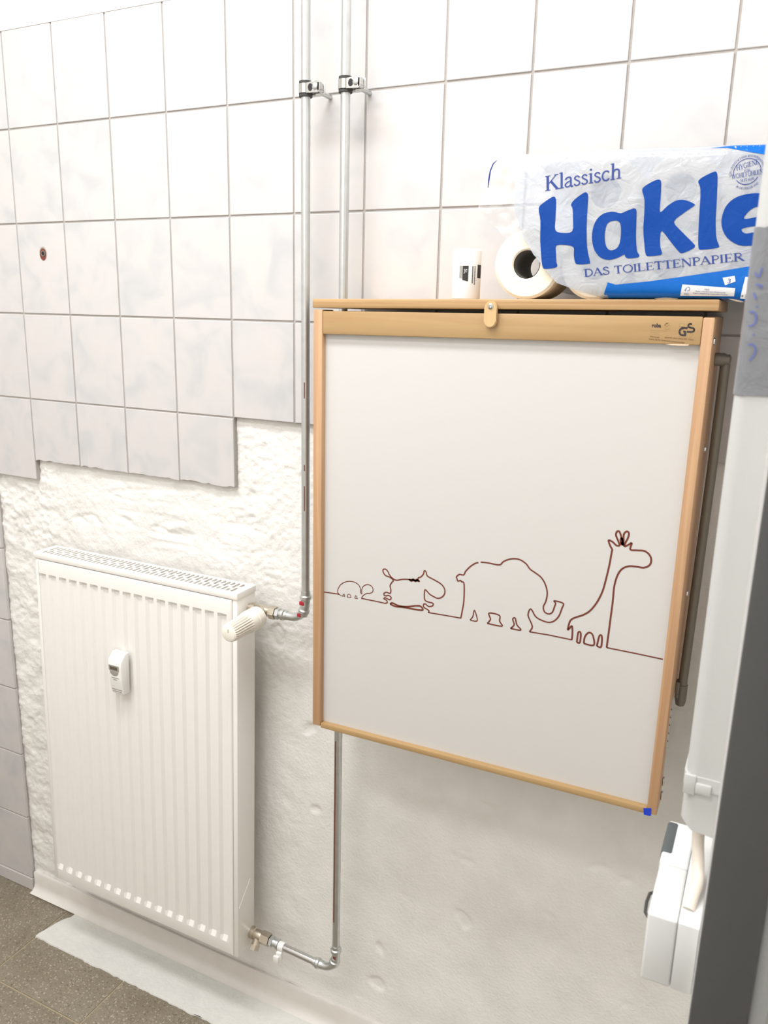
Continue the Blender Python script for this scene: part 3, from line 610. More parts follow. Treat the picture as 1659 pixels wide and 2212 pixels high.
# ------------------------------------------------------------------ lettering helpers
T_, t_ = .145, .055
def arcp(cx, cy, rx, ry, a0, a1, n=14): return [(cx+rx*math.cos(math.radians(a0+(a1-a0)*k/n)), cy+ry*math.sin(math.radians(a0+(a1-a0)*k/n))) for k in range(n+1)]
def sf(x, y, l=.15): return ([(x-l, y+(.022 if y < .5 else -.022)), (x+l, y+(.022 if y < .5 else -.022))], t_)
def stem(x, y0=0, y1=1): return [([(x, y0), (x, y1)], T_), sf(x, y0), sf(x, y1)]
SER = {
 'A': ([([(.04, 0), (.37, 1)], t_), ([(.35, 1), (.70, 0)], T_), ([(.15, .36), (.56, .36)], t_), sf(.05, 0, .12), sf(.70, 0)], .78),
 'D': (stem(.16)+[([(.16, .975)]+arcp(.34, .5, .38, .475, 90, -90)+[(.16, .025)], .09)], .82),
 'E': (stem(.16)+[([(.16, .975), (.58, .975), (.59, .80)], t_), ([(.16, .51), (.46, .51)], t_), ([(.46, .40), (.46, .62)], t_), ([(.16, .025), (.60, .025), (.63, .22)], t_)], .70),
 'F': (stem(.16)+[([(.16, .975), (.58, .975), (.59, .80)], t_), ([(.16, .51), (.46, .51)], t_), ([(.46, .40), (.46, .62)], t_)], .64),
 'G': ([(arcp(.46, .5, .37, .475, 50, 340), .10), ([(.76, .42), (.76, .10)], T_), ([(.60, .42), (.88, .42)], t_), ([(.72, .95), (.74, .74)], t_)], .90),
 'H': (stem(.16)+stem(.70)+[([(.16, .51), (.70, .51)], t_)], .88),
 'I': (stem(.16), .34),
 'K': (stem(.16)+[([(.20, .45), (.64, .97)], t_), ([(.34, .60), (.72, .02)], T_), sf(.66, 1, .12), sf(.74, 0, .14)], .82),
 'L': (stem(.16)+[([(.16, .025), (.60, .025), (.63, .24)], t_)], .68),
 'M': ([([(.13, 0), (.17, 1)], t_), ([(.17, 1), (.48, .05)], T_), ([(.48, .05), (.80, 1)], t_), ([(.82, 0), (.80, 1)], T_), sf(.13, 0, .11), sf(.83, 0), sf(.12, 1, .08), sf(.86, 1, .08)], 1.02),
 'N': ([([(.14, 0), (.14, 1)], t_), ([(.14, 1), (.72, .0)], T_), ([(.72, 0), (.72, 1)], t_), sf(.14, 0, .12), sf(.08, 1, .10), sf(.72, 1, .12)], .86),
 'O': ([(arcp(.44, .5, .37, .475, 0, 360, 26), .10)], .88),
 'P': (stem(.16)+[([(.16, .975)]+arcp(.34, .73, .24, .245, 90, -90)+[(.16, .485)], .085)], .66),
 'R': (stem(.16)+[([(.16, .975)]+arcp(.34, .75, .24, .225, 90, -90)+[(.16, .525)], .085), ([(.36, .50), (.72, .02)], T_), sf(.74, 0, .10)], .80),
 'S': ([(sm([(.50, .80), (.42, .94), (.28, .975), (.13, .88), (.12, .73), (.26, .60), (.44, .48), (.54, .33), (.50, .12), (.33, .025), (.16, .06), (.07, .24)], 3), .10)], .62),
 'T': ([([(.36, 0), (.36, 1)], T_), sf(.36, 0), ([(.04, .78), (.06, .975), (.66, .975), (.68, .78)], t_)], .72),
 'U': ([([(.16, 1), (.16, .34)]+arcp(.42, .32, .26, .295, 180, 360)+[(.68, 1)], .09), sf(.16, 1), sf(.68, 1, .12)], .84),
 'V': ([([(.06, 1), (.36, 0)], T_), ([(.36, 0), (.66, 1)], t_), sf(.07, 1), sf(.66, 1, .12)], .74),
 'W': ([([(.08, 1), (.34, 0)], T_), ([(.34, 0), (.56, .95)], t_), ([(.54, 1), (.80, 0)], T_), ([(.80, 0), (1.04, 1)], t_), sf(.08, 1), sf(.54, 1, .10), sf(1.04, 1, .11)], 1.12),
 'Y': ([([(.06, 1), (.37, .46)], T_), ([(.37, .46), (.66, 1)], t_), ([(.37, .5), (.37, 0)], T_), sf(.37, 0), sf(.08, 1), sf(.66, 1, .12)], .74),
 'Z': ([([(.08, .78), (.10, .975), (.60, .975)], t_), ([(.58, .97), (.08, .03)], T_), ([(.08, .025), (.60, .025), (.64, .24)], t_)], .70),
 'B': (stem(.16)+[([(.16, .975)]+arcp(.32, .75, .22, .225, 90, -90)+[(.16, .525)], .085), ([(.16, .525)]+arcp(.34, .27, .26, .25, 90, -90)+[(.16, .025)], .085)], .72),
 'C': ([(arcp(.46, .5, .37, .475, 45, 315), .10), ([(.72, .95), (.74, .74)], t_)], .80),
 '1': (stem(.18, 0, .70)[:2]+[([(.04, .58), (.18, .68)], t_)], .36), '9': ([(arcp(.26, .42, .18, .22, 0, 360, 18), .09), ([(.44, .42), (.40, .12), (.16, -.12)], .08)], .54),
 '2': ([(sm([(.08, .54), (.22, .68), (.40, .60), (.40, .44), (.08, .03)], 4), .085), ([(.06, .03), (.48, .03)], t_)], .54), '8': ([(arcp(.26, .72, .16, .20, 0, 360, 16), .085), (arcp(.26, .27, .20, .24, 0, 360, 16), .085)], .54),
 'l': ([([(.14, 0), (.14, 1.06)], .12), sf(.14, 0, .13), ([(.01, 1.02), (.15, 1.05)], t_)], .28),
 'i': ([([(.14, 0), (.14, .66)], .12), sf(.14, 0, .13), ([(.01, .62), (.15, .65)], t_), (arcp(.13, .90, .035, .035, 0, 360, 10), .07)], .28),
 'a': ([(sm([(.08, .52), (.16, .64), (.30, .65), (.38, .54), (.38, .10), (.44, .02), (.50, .06)], 3), .10), (sm([(.38, .40), (.20, .34), (.07, .20), (.12, .05), (.24, .03), (.38, .14)], 3), .08)], .52),
 's': ([(sm([(.34, .52), (.26, .63), (.14, .62), (.08, .50), (.16, .39), (.30, .29), (.36, .16), (.28, .04), (.14, .03), (.05, .15)], 3), .085)], .42),
 'c': ([(arcp(.26, .33, .20, .31, 40, 320), .09)], .48),
 'h': ([([(.14, 0), (.14, 1.06)], .12), sf(.14, 0, .13), ([(.01, 1.02), (.15, 1.05)], t_), (sm([(.14, .46), (.26, .62), (.40, .62), (.47, .48), (.47, 0)], 3), .10), sf(.47, 0, .13)], .62),
 ' ': ([], .36)}
def text_w(s): return sum(SER[c.replace('\u00dc', 'U')][1] for c in s)
def stroke_quads(pts, w_):
    P = [Vector((p[0], p[1])) for p in pts]; q = []
    for i, p in enumerate(P):
        d = P[min(i+1, len(P)-1)]-P[max(i-1, 0)]; d.normalize(); n_ = Vector((-d.y, d.x))*w_/2
        if 0 < i < len(P)-1:
            d1 = (P[i]-P[i-1]).normalized(); c_ = max(.5, abs(Vector((-d1.y, d1.x)).dot(Vector((-d.y, d.x))))); n_ /= c_
        q.append((p+n_, p-n_))
    return q
def serif_text(bm, s, put, ital=0):
    """put(u, v) -> 3D point, u along the line in cap heights"""
    x = 0
    for ch in s:
        umlaut = ch == '\u00dc'; st__, w_ = SER['U' if umlaut else ch]
        ex = [(arcp(.30, 1.16, .04, .04, 0, 360, 8), .08), (arcp(.56, 1.16, .04, .04, 0, 360, 8), .08)] if umlaut else []
        for pts, ww in st__+ex:
            q = stroke_quads(pts, ww); V_ = [(bm.verts.new(put(x+a.x, a.y)), bm.verts.new(put(x+c.x, c.y))) for a, c in q]
            for a, c in zip(V_, V_[1:]): bm.faces.new((a[0], a[1], c[1], c[0]))
        x += w_
def sans_mesh(s, put, bm, bold=0):
    """built-in sans glyphs, put(u,v) with cap height about .7"""
    cu = bpy.data.curves.new('t', 'FONT'); cu.body = s; cu.resolution_u = 3; cu.offset = bold
    o = bpy.data.objects.new('t', cu); COL.objects.link(o); dg = bpy.context.evaluated_depsgraph_get(); dg.update()
    me = bpy.data.meshes.new_from_object(o.evaluated_get(dg)); wmax = max(v.co.x for v in me.vertices)
    vs = [bm.verts.new(put(v.co.x/wmax, v.co.y)) for v in me.vertices]
    for p in me.polygons:
        try: bm.faces.new([vs[k] for k in p.vertices])
        except ValueError: pass
    bpy.data.objects.remove(o); bpy.data.curves.remove(cu); bpy.data.meshes.remove(me)
# maker's print on the top rail
def rail(a, c, e=.0004): return Vector((a, TY+.0006-e, c))
def sans_line(bm, s, x0, z0, x1, z1, h, bold=.012):
    sans_mesh(s, lambda u, v: rail(x0+(x1-x0)*u, z0+(z1-z0)*u+v*h/.7), bm, bold)
b = nb(); sans_line(b, 'roba', 1.4490, 1.6502, 1.4617, 1.6502, .0052, .035); obj('brand_print', b, 'print_black', top_rail)
def rail_strokes(name, mat, sts, parent=None):
    b = nb()
    for pts, ww in sts:
        q = stroke_quads(pts, ww); V_ = [(b.verts.new(rail(*a)), b.verts.new(rail(*c))) for a, c in q]
        for a, c in zip(V_, V_[1:]): b.faces.new((a[0], a[1], c[1], c[0]))
    return obj(name, b, mat, top_rail)
rail_strokes('round_emblem', 'print_gold', [(arcp(1.4702, 1.6520, .0036, .0042, 20, 330, 16), .0007), (arcp(1.4706, 1.6530, .0030, .0040, 190, 350, 8), .0007), (arcp(1.4690, 1.6550, .0028, .0030, 200, 350, 8), .0006), ([(1.4672, 1.6550), (1.4700, 1.6562), (1.4718, 1.6545)], .0012), ([(1.4668, 1.6535), (1.4712, 1.6540)], .0014)])
rail_strokes('seal_background', 'print_gold', [([(1.4860, 1.6562), (1.4925, 1.6558)], .0006), ([(1.4858, 1.6562), (1.4856, 1.6510)], .0006), ([(1.4866, 1.6540), (1.4920, 1.6536)], .0032), (arcp(1.4965, 1.6470, .0095, .0098, -110, 75, 18), .0006)])
rail_strokes('seal_letters', 'print_black', [([(1.4972, 1.6500), (1.4905, 1.6502)]+arcp(1.4912, 1.6452, .0042, .0048, 100, 265, 10)+[(1.4948, 1.6405), (1.4946, 1.6452), (1.4920, 1.6454)], .0025),
   ([(1.5022, 1.6558), (1.4998, 1.6556)]+arcp(1.4998, 1.6535, .0022, .0022, 95, 250, 8)+[(1.5020, 1.6505)]+arcp(1.5030, 1.6478, .0030, .0027, 75, -90, 8)+[(1.4968, 1.6450)], .0023)])
b = nb()
for s, x0, z0, x1, z1, h in (('Warnung!', 1.4478, 1.6365, 1.4605, 1.6355, .0018), ('Lassen Sie Ihr Kind nicht unbeaufsichtigt!', 1.4470, 1.6330, 1.4955, 1.6292, .0019), ('gepr\u00fcft nach DIN EN 12221', 1.4682, 1.6362, 1.5068, 1.6335, .0017)):
    sans_line(b, s, x0, z0, x1, z1, h)
obj('notice_print', b, 'print_brown', top_rail)
b = nb()
for x0, z0, w_ in ((1.4482, 1.6462, .0225), (1.4480, 1.6436, .011), (1.4478, 1.6410, .0135)):
    n_ = int(w_/.0013)
    for k in range(n_):
        x = x0+w_*k/n_; prism(b, [(x, z0-.0010*k/n_), (x+.0010, z0-.0010*k/n_), (x+.0010, z0+.0012-.001*k/n_), (x, z0+.0012-.001*k/n_)], lambda a, c, q: rail(a, c, .0003-.0002*q))
obj('address_print', b, 'print_gold', top_rail)

# ------------------------------------------------------------------ toilet paper pack on the shelf
def shelf_top(x): return 1.6815+.0075*(x-.8905)/.644
def roll(cx, cz, lab, y0=-.1470, y1=-.055, R=.0487, r=.0205):
    t = thing('toilet_roll', lab, 'toilet roll', (cx, (y0+y1)/2, cz-R), 'toilet rolls of the pack')
    b = nb(); lathe(b, (cx, y0, cz), (0, 1, 0), [(.002, r), (0, r+.0025), (0, R-.004), (.0035, R), (y1-y0-.0035, R), (y1-y0, R-.004), (y1-y0, r+.0025), (y1-y0-.002, r)], 48, False)
    for v in b.verts:
        d = Vector((v.co.x-cx, v.co.z-cz))
        if d.length > R-.006: v.co.x += d.x/d.length*.0012*noise.noise(Vector((d.x*30, cx*9, d.y*30)))
    obj('paper', b, 'paper', t)
    b = nb(); lathe(b, (cx, y0+.0015, cz), (0, 1, 0), [(0, r), (y1-y0-.003, r), (y1-y0-.003, r-.0008), (0, r-.0008)], 32, False); obj('core_tube', b, 'cardboard', t)
z1_ = shelf_top(1.26)+.0507
roll(1.2575, z1_, 'bare cream toilet roll sticking out of the torn end of the pack', R=.0505)
z1_ -= .0012
roll(1.3600, z1_, 'toilet roll second from the torn end in the bottom row of the pack')
roll(1.4620, z1_+.0002, 'toilet roll under the letter k in the bottom row of the pack')
roll(1.5620, z1_+.0002, 'toilet roll under the letter e in the bottom row of the pack')
roll(1.3660, z1_+.0982, 'toilet roll behind the letter a in the top row of the pack')
roll(1.4670, z1_+.0982, 'toilet roll with its core showing through the film behind letters k and l')
roll(1.5670, z1_+.0982, 'toilet roll behind the round seal in the top row of the pack')
pk = thing('toilet_paper_pack', 'printed blue and white plastic wrapper of a torn toilet paper pack on the shelf', 'toilet paper', (1.42, -.10, 1.687))
YC, AY = -.101, .0565
def p_top(x): return 1.8925-.006*sstep(1.30, 1.58, x)+.0012*noise.noise(Vector((x*22, 1, 1)))
def p_bot(x): return shelf_top(min(x, 1.5345))+.0008-.010*sstep(1.5375, 1.60, x)
def p_front(x, z):
    t, bo = p_top(x), p_bot(x); k = max(-1, min(1, (z-(t+bo)/2)/((t-bo)/2)))
    y = YC-AY*(max(0, 1-abs(k)**9))**(1/9)
    wr = noise.noise(Vector((x*19, z*19, 4)))*.0016+noise.noise(Vector((x*46, z*30, 9)))*.0004
    lf = 1-sstep(1.24, 1.36, x)
    return y+wr*(1+.8*lf)*(1-abs(k)**6)+.010*lf*sstep(1.78, 1.86, z)*0
XD = [(1.6860, 1.3800), (1.6920, 1.3660), (1.7000, 1.3380), (1.7104, 1.3075), (1.7398, 1.2800), (1.7761, 1.2493), (1.8153, 1.2376), (1.8823, 1.2332), (1.9, 1.236)]
def x_tear(z):
    for (z0, x0), (z1, x1) in zip(XD, XD[1:]):
        if z <= z1: return x0+(x1-x0)*max(0, (z-z0)/(z1-z0))
    return XD[-1][1]
ni = 96; loop_ = []
for q in range(81):
    t = -1+2*q/80; loop_.append((0, math.copysign(1-(1-abs(t))**2.2, t)))
for q in range(1, 40):
    t = 1-2*q/40; loop_.append((1, math.copysign(1-(1-abs(t))**2.2, t)))
b = nb(); rows = []; nj = len(loop_)
for j, (side, k) in enumerate(loop_):
    row = []; zr = (p_top(1.4)+p_bot(1.4))/2+k*(p_top(1.4)-p_bot(1.4))/2
    xs_ = (x_tear(zr) if side == 0 else x_tear(zr)*abs(k)**8+1.262*(1-abs(k)**8))+.0022*noise.noise(Vector((j*.45, 2, 3)))
    for i in range(ni+1):
        x = xs_+(1.6120-xs_)*i/ni
        t, bo = p_top(x), p_bot(x); pin = 1-.4*sstep(1.588, 1.612, x)**3
        z = (t+bo)/2+k*(t-bo)/2
        y = p_front(x, z) if side == 0 else YC+AY*(max(0, 1-abs(k)**9))**(1/9)
        row.append(b.verts.new((x, YC+(y-YC)*pin, (t+bo)/2+k*(t-bo)/2*pin)))
    rows.append(row)
for j in range(nj):
    for i in range(ni): b.faces.new((rows[j][i], rows[j][i+1], rows[(j+1) % nj][i+1], rows[(j+1) % nj][i]))
b.faces.new([rows[j][ni] for j in range(nj)])
def z_band(x): return 1.7076+(x-1.3823)*.127
for f in b.faces:
    c = f.calc_center_median()
    if c.x > 1.382 and c.z < (p_bot(c.x)+.007 if c.x < 1.54 else 1.704): f.material_index = 1
wrap = obj('wrapper_film', b, 'film_white', pk, 180); wrap.data.materials.append(MATS['film_blue'])
def decal(poly, eps, mat, name, label=None, hole=None, cuts_=3, fn=None):
    b = nb()
    def loop(p):
        vs = [b.verts.new((x, 0, z)) for x, z in p]; return [b.edges.new((vs[k], vs[(k+1) % len(vs)])) for k in range(len(vs))]
    es = loop(poly)+(loop(hole) if hole else [])
    bmesh.ops.triangle_fill(b, use_beauty=True, use_dissolve=False, edges=es)
    for _ in range(4):
        le = [e for e in b.edges if e.calc_length() > .007]
        if not le: break
        bmesh.ops.subdivide_edges(b, edges=le, cuts=1); bmesh.ops.triangulate(b, faces=[f for f in b.faces if len(f.verts) > 3])
    for v in b.verts: v.co.y = p_front(v.co.x, v.co.z)-eps
    return obj(name, b, mat, wrap, 180, label=label)
def clampz(p): return [(min(x, 1.590+0*z), max(z, p_bot(x)+.0015)) for x, z in p]
bb = [(x, z) for x, z in PAT['bottomband'] if z > 1.70]
low = [(x, p_bot(x)+.0022) for x in (1.596, 1.585, 1.57, 1.555, 1.54, 1.525, 1.505, 1.48, 1.45, 1.42, 1.395, 1.376)]
decal([(min(x, 1.597), z) for x, z in bb]+low, .0005, 'film_blue', 'blue_band', 'bright blue band along the lower edge')
decal([(1.5005, p_top(1.50)-.0050), (1.5205, 1.8815), (1.5435, 1.8756), (1.5882, 1.8652), (1.592, 1.8640), (1.592, p_top(1.59)-.0030), (1.56, p_top(1.56)-.0026), (1.53, p_top(1.53)-.0026)], .0005, 'film_blue', 'blue_corner', 'bright blue corner at the top')
for k_, h_ in (('H', None), ('a', 'ah'), ('k', None), ('l', None), ('e', 'eh')):
    P_ = [(q.x, q.y) for q in sm(LET[k_], 3, True)]; H_ = [(q.x, q.y) for q in sm(LET[h_], 3, True)] if h_ else None
    decal(P_, .0006, 'film_letter', 'brand_letter', 'big dark blue letter '+k_, H_)
def pack_line(bm, s, o0, o1, top, eps=.0006, serif=True):
    """baseline from o0 to o1, cap height point top above o0"""
    o0, o1, top = Vector(o0), Vector(o1), Vector(top); hh = top-o0; wd_ = text_w(s) if serif else 1
    def put(u, v):
        q = o0+(o1-o0)*(u/wd_)+hh*v; return (q.x, p_front(q.x, q.y)-eps, q.y)
    if serif: serif_text(bm, s, put)
    else: sans_mesh(s, lambda u, v: put(u, v/.7), bm)
for nm, s, q in (('title_print', 'Klassisch', [(1.2813, 1.8373), (1.389, 1.8498), (1.2798, 1.8574)]), ('subtitle_print', 'DAS TOILETTENPAPIER', [(1.348, 1.7183), (1.5588, 1.7394), (1.3462, 1.7288)])):
    b = nb(); pack_line(b, s, *q); obj(nm, b, 'print_navy', wrap, 180, label='navy words '+s)
b = nb()
for s, q in (('HYGIENE', [(1.5358, 1.8519), (1.562, 1.859), (1.5345, 1.8582)]), ('ZUM', [(1.545, 1.8492), (1.5526, 1.8505), (1.5446, 1.8526)]), ('WOHLF\u00dcHLEN', [(1.5313, 1.8419), (1.5684, 1.8469), (1.5303, 1.8475)]), ('SEIT 1928', [(1.542, 1.8375), (1.5583, 1.8401), (1.5413, 1.8409)])):
    pack_line(b, s, *q)
sc_, sr_ = (1.5488, 1.8495), .0168
def seal_arc(a0, a1, r_, ww):
    q = stroke_quads(arcp(sc_[0], sc_[1], r_*.98, r_, a0, a1, 24), ww); V_ = [(b.verts.new((a.x, p_front(a.x, a.y)-.0006, a.y)), b.verts.new((c.x, p_front(c.x, c.y)-.0006, c.y))) for a, c in q]
    for a, c in zip(V_, V_[1:]): b.faces.new((a[0], a[1], c[1], c[0]))
seal_arc(8, 192, .0168, .0009); seal_arc(218, 335, .0150, .0009)
def seal_text(s, a_mid, r_, h, inward=False):
    tw = text_w(s)*h*1.02
    def put(u, v):
        ang = (math.radians(a_mid)-(u*h*1.02-tw/2)/r_) if not inward else (math.radians(a_mid)+(u*h*1.02-tw/2)/r_)
        rr = r_+v*h if not inward else r_-(v-1)*h
        x, z = sc_[0]+rr*math.cos(ang), sc_[1]+rr*math.sin(ang); return (x, p_front(x, z)-.0006, z)
    serif_text(b, s, put)
seal_text('VON UNSEREM FAMILIENUNTERNEHMEN', 100, .0188, .0026); seal_text('IN DEUTSCHLAND', 278, .0186, .0026, True)
obj('round_seal_print', b, 'print_navy', wrap, 180, label='round navy seal with small words')
decal([(1.4839, 1.7085), (1.5517, 1.7040), (1.5511, 1.6935), (1.482, 1.6935)], .0009, 'print_white', 'small_label')
decal([(1.5625, 1.7187), (1.590, 1.7176), (1.590, 1.6880), (1.5590, 1.6906)], .0009, 'print_white', 'barcode_field')
decal([(1.5344, 1.7174), (1.5491, 1.7199), (1.5511, 1.7127), (1.5384, 1.7078)], .0009, 'print_white', 'ply_label')
b = nb(); sans_mesh('3', lambda u, v: (lambda x, z: (x, p_front(x, z)-.0012, z))(1.5405+.0045*u, 1.7105+v*.0085), b)
obj('ply_number', b, 'print_navy', wrap, 180); b = nb()
for k in range(12):
    x = 1.5665+.0018*k+.0004*(k % 3); z0, z1 = 1.6975, 1.7150; w_ = .0005+.0004*(k*7 % 3)
    vs = [b.verts.new((xx, p_front(xx, zz)-.0012, zz)) for xx, zz in ((x, z0), (x+w_, z0), (x+w_, z1), (x, z1))]; b.faces.new(vs)
obj('barcode_print', b, 'print_black', wrap, 180); b = nb()
pack_line(b, '4 260', (1.5600, 1.6925), (1.5725, 1.6925), (1.5600, 1.6955), .0012, False)
obj('barcode_digits', b, 'print_black', wrap, 180)
b = nb()
for s, q in (('MIX', [(1.5130, 1.7010), (1.5195, 1.7007), (1.5130, 1.7030)]), ('Papier | F\u00f6rdert gute Waldnutzung', [(1.5015, 1.6990), (1.5400, 1.6975), (1.5015, 1.7005)]), ('Paper | Supporting responsible forestry', [(1.4985, 1.6965), (1.5430, 1.6948), (1.4985, 1.6980)]), ('FSC', [(1.4870, 1.6945), (1.4935, 1.6942), (1.4870, 1.6970)])):
    pack_line(b, s, *q, eps=.0012, serif=False)
for pts in ([(1.4868, 1.7015), (1.4880, 1.6998), (1.4900, 1.7045)], arcp(1.4918, 1.7025, .0022, .0024, 120, -60, 8), [(1.4905, 1.7000), (1.4935, 1.7000)]):
    q = stroke_quads(pts, .0006); V_ = [(b.verts.new((a.x, p_front(a.x, a.y)-.0012, a.y)), b.verts.new((c.x, p_front(c.x, c.y)-.0012, c.y))) for a, c in q]
    for a, c in zip(V_, V_[1:]): b.faces.new((a[0], a[1], c[1], c[0]))
obj('label_print', b, 'print_navy', wrap, 180)
# torn clear film hanging off the open end
b = nb(); rows = []; ns, nt = 26, 34
for j in range(nt+1):
    v = j/nt; z = 1.7700+.1200*v
    xl = 1.2160-.046*sstep(0, .45, v)+.013*sstep(.6, 1, v)+.006*noise.noise(Vector((v*9, 1, 5))); xr = 1.2480-.002*v
    row = []
    for i in range(ns+1):
        u = i/ns; x = xl+(xr-xl)*u
        y = -.128+.012*noise.noise(Vector((x*42, z*36, 2)))+.006*noise.noise(Vector((x*90, z*85, 6)))-.016*u*sstep(.0, .6, v)
        row.append(b.verts.new((x, y, z+.003*noise.noise(Vector((x*70, 4, z*30))))))
    rows.append(row)
for j in range(nt):
    for i in range(ns): b.faces.new((rows[j][i], rows[j][i+1], rows[j+1][i+1], rows[j+1][i]))
obj('torn_clear_film', b, 'film_clear', pk, 28, label='crumpled clear film hanging from the torn end')
b = nb(); tube(b, [(1.1835, -.128, 1.850), (1.1850, -.130, 1.862), (1.1862, -.129, 1.874), (1.1905, -.129, 1.884), (1.1960, -.130, 1.888)], [.0005, .0012, .0011, .0009, .0004], 8); obj('film_edge_print', b, 'print_navy', pk)
# bin bag roll
br = thing('bin_bag_roll', 'small white roll of bin bags with black label standing on the shelf', 'bag roll', (1.158, -.135, shelf_top(1.158)))
zb = shelf_top(1.158)+.0004; BC = (1.1555, -.128); BR_ = .0222
b = nb(); lathe(b, (BC[0], BC[1], zb), (0, 0, 1), [(0, BR_-.001), (.0015, BR_), (.060, BR_), (.0735, BR_-.0003), (.0755, BR_-.002), (.0755, BR_-.007), (.0735, .006), (.066, .005)], 40); obj('bag_film', b, 'bag_roll', br)
def onb(a, z, e=.0003): aa = math.radians(a); return Vector((BC[0]+(BR_+e)*math.sin(aa), BC[1]-(BR_+e)*math.cos(aa), zb+z))
def bpatch(name, mat, a0, a1, z0, z1, e=.0003, slant=0):
    b = nb(); n_ = 8; A_ = [(b.verts.new(onb(a0+(a1-a0)*k/n_, z0+slant*k/n_, e)), b.verts.new(onb(a0+(a1-a0)*k/n_, z1, e))) for k in range(n_+1)]
    for p, q in zip(A_, A_[1:]): b.faces.new((p[0], q[0], q[1], p[1]))
    return obj(name, b, mat, br)
bpatch('label_black', 'print_black', 4, 27, .0285, .0500, .0003, -.002)
bpatch('label_grey', 'display_grey', -10, 3, .0310, .0500)
bpatch('label_edge', 'print_black', 68, 96, .0320, .0520)
b = nb(); sans_mesh('5L', lambda u, v: onb(10+v*17, .0455-u*.0075, .0007), b); obj('label_text', b, 'print_white', br)
b = nb()
for a, l in ((42, .026), (52, .028)):
    for k in range(16):
        z = .0495-l*k/16; vs = [b.verts.new(onb(aa, zz, .0004)) for aa, zz in ((a, z), (a+5, z), (a+5, z-.0011), (a, z-.0011))]; b.faces.new(vs)
obj('label_lines', b, 'print_black', br)

# ------------------------------------------------------------------ cable duct, tape, socket on the partition
du = thing('cable_duct', 'white plastic cable duct running down the partition edge', 'cable duct', (1.606, -.60, 1.183))
def duct_section(x0, y0, y1, e):
    r_ = .011; p = [(1.6212, y1+e)]
    p += [(x0-e+r_+r_*math.cos(math.radians(a)), y1+e-r_+r_*math.sin(math.radians(a))) for a in range(90, 181, 15)]
    p += [(x0-e+r_+r_*math.cos(math.radians(a)), y0-e+r_+r_*math.sin(math.radians(a))) for a in range(180, 271, 15)]
    return p+[(1.6212, y0-e)]
def sweep(bm, sec, zs_):
    R_ = [[bm.verts.new((x, y, z)) for x, y in sec] for z in zs_]
    for a, c in zip(R_, R_[1:]):
        for k in range(len(sec)): bm.faces.new((a[k], a[(k+1) % len(sec)], c[(k+1) % len(sec)], c[k]))
    bm.faces.new(R_[0][::-1]); bm.faces.new(R_[-1])
b = nb(); s0 = duct_section(1.5900, -.630, -.570, 0); sweep(b, s0, [1.183, ZC-.001])
for v in b.verts:
    if v.co.z < 1.2: v.co.z += .010*sstep(1.606, 1.590, v.co.x)
obj('duct_body', b, 'duct_plastic', du)
b = nb(); s1 = duct_section(1.5900, -.630, -.570, .0016); sweep(b, s1, [1.2300, 1.2430])
for x_ in (0,): bx(b, 1.6000, 1.6140, -.6340, -.6290, 1.2270, 1.2375, .001); bx(b, 1.5895, 1.600, -.6330, -.6290, 1.2240, 1.2440, .001)
obj('duct_clip', b, 'duct_plastic', du)
b = nb(); s2 = duct_section(1.5900, -.630, -.570, .0007); R_ = []
nzz = 40
for k in range(nzz+1):
    z = 1.600+.1340*k/nzz
    R_.append([b.verts.new((x-.0005*abs(noise.noise(Vector((x*300, y*120, z*120)))) , y-.0009*abs(noise.noise(Vector((x*150, y*50, z*170)))), z+(.0015*noise.noise(Vector((x*200, y*60, 1))) if k in (0, nzz) else 0))) for x, y in duct_section(1.59, -.63, -.57, .0007)])
for a, c in zip(R_, R_[1:]):
    for k in range(len(s2)-1): b.faces.new((a[k], a[k+1], c[k+1], c[k]))
tp = obj('duct_tape', b, 'duct_tape', None, 60); tag(tp, 'silver adhesive tape with blue pen marks wrapped round the cable duct', 'tape')
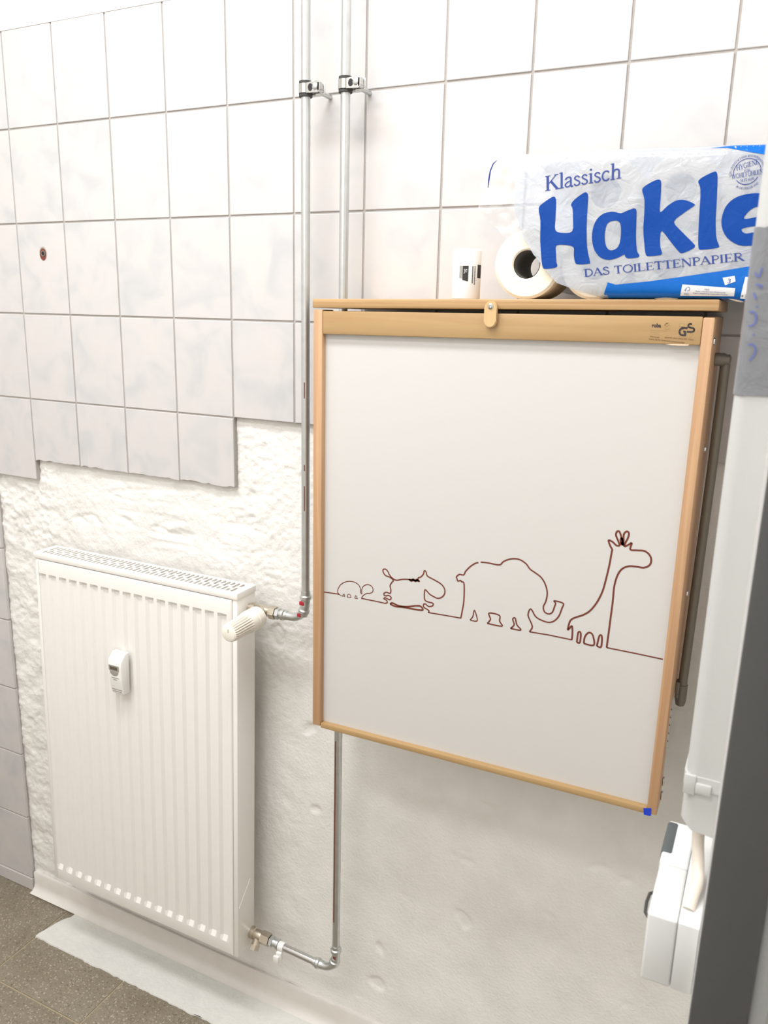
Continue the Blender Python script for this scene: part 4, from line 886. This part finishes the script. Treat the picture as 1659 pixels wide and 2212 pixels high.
TAPE = [[(1.5939, 1.668), (1.5979, 1.6675), (1.5998, 1.6634), (1.599, 1.6583), (1.5948, 1.6563)], [(1.5988, 1.6503), (1.6001, 1.6495)], [(1.5961, 1.6415), (1.6005, 1.6416), (1.6025, 1.6375), (1.6016, 1.6328), (1.5985, 1.6286)], [(1.5961, 1.6895), (1.6009, 1.6883), (1.5994, 1.6867)], [(1.5953, 1.6829), (1.598, 1.6781)], [(1.5987, 1.6724), (1.5995, 1.6714)], [(1.5943, 1.6988), (1.5978, 1.6955), (1.5994, 1.7024)]]
b = nb()
def tape_y(x):
    r_ = .011; xc = 1.5893+r_
    return -.6307 if x >= xc else -.6307+r_-math.sqrt(max(0, r_*r_-(xc-x)**2))
for l in TAPE:
    pts = sm(l, 4); q = stroke_quads([(p.x, p.y) for p in pts], .0014)
    V_ = [(b.verts.new((a.x, tape_y(a.x)-.0010, a.y)), b.verts.new((c.x, tape_y(c.x)-.0010, c.y))) for a, c in q]
    for a, c in zip(V_, V_[1:]): b.faces.new((a[0], a[1], c[1], c[0]))
obj('pen_marks', b, 'pen_blue', tp, 180, label='faded blue handwriting')
so = thing('wall_socket', 'white surface-mounted switch and socket box on the partition below the cable duct', 'socket', (1.60, -.605, 1.051))
qb('back_box', 'box_plastic', so, 1.6024, 1.6212, -.6852, -.5250, 1.0508, 1.1234, bev=.0014)
qb('socket_cover', 'box_plastic', so, 1.5755, 1.6021, -.6855, -.6040, 1.0505, 1.1240, bev=.0026, seg=3)
qb('switch_cover', 'box_plastic', so, 1.5745, 1.6021, -.6030, -.5245, 1.0505, 1.1235, bev=.0026, seg=3)
b = nb(); bx(b, 1.5735, 1.5850, -.586, -.5275, 1.060, 1.1246, .003); obj('rocker', b, 'switch_grey', so, label='dark grey rocker of the switch')
b = nb(); tube(b, [(1.5760, -.628, 1.105), (1.5715, -.634, 1.106), (1.5705, -.648, 1.106), (1.5715, -.662, 1.105), (1.5760, -.668, 1.104)], .0016, 8); obj('lid_pull', b, 'rubber', so, label='dark pull of the socket lid')
qb('knockout_plate', 'cream_plastic', so, 1.6035, 1.6150, -.660, -.632, 1.1225, 1.1240, bev=.0004)
b = nb(); cb = sm([(1.6070, -.602, 1.2000), (1.6075, -.606, 1.165), (1.6110, -.616, 1.142), (1.6125, -.634, 1.1345), (1.6105, -.650, 1.1300), (1.6090, -.662, 1.1225)], 6); tube(b, cb, .0058, 16)
o = obj('power_cable', b, 'cable_sheath', None); tag(o, 'short beige cable between the cable duct and the socket box', 'cable')
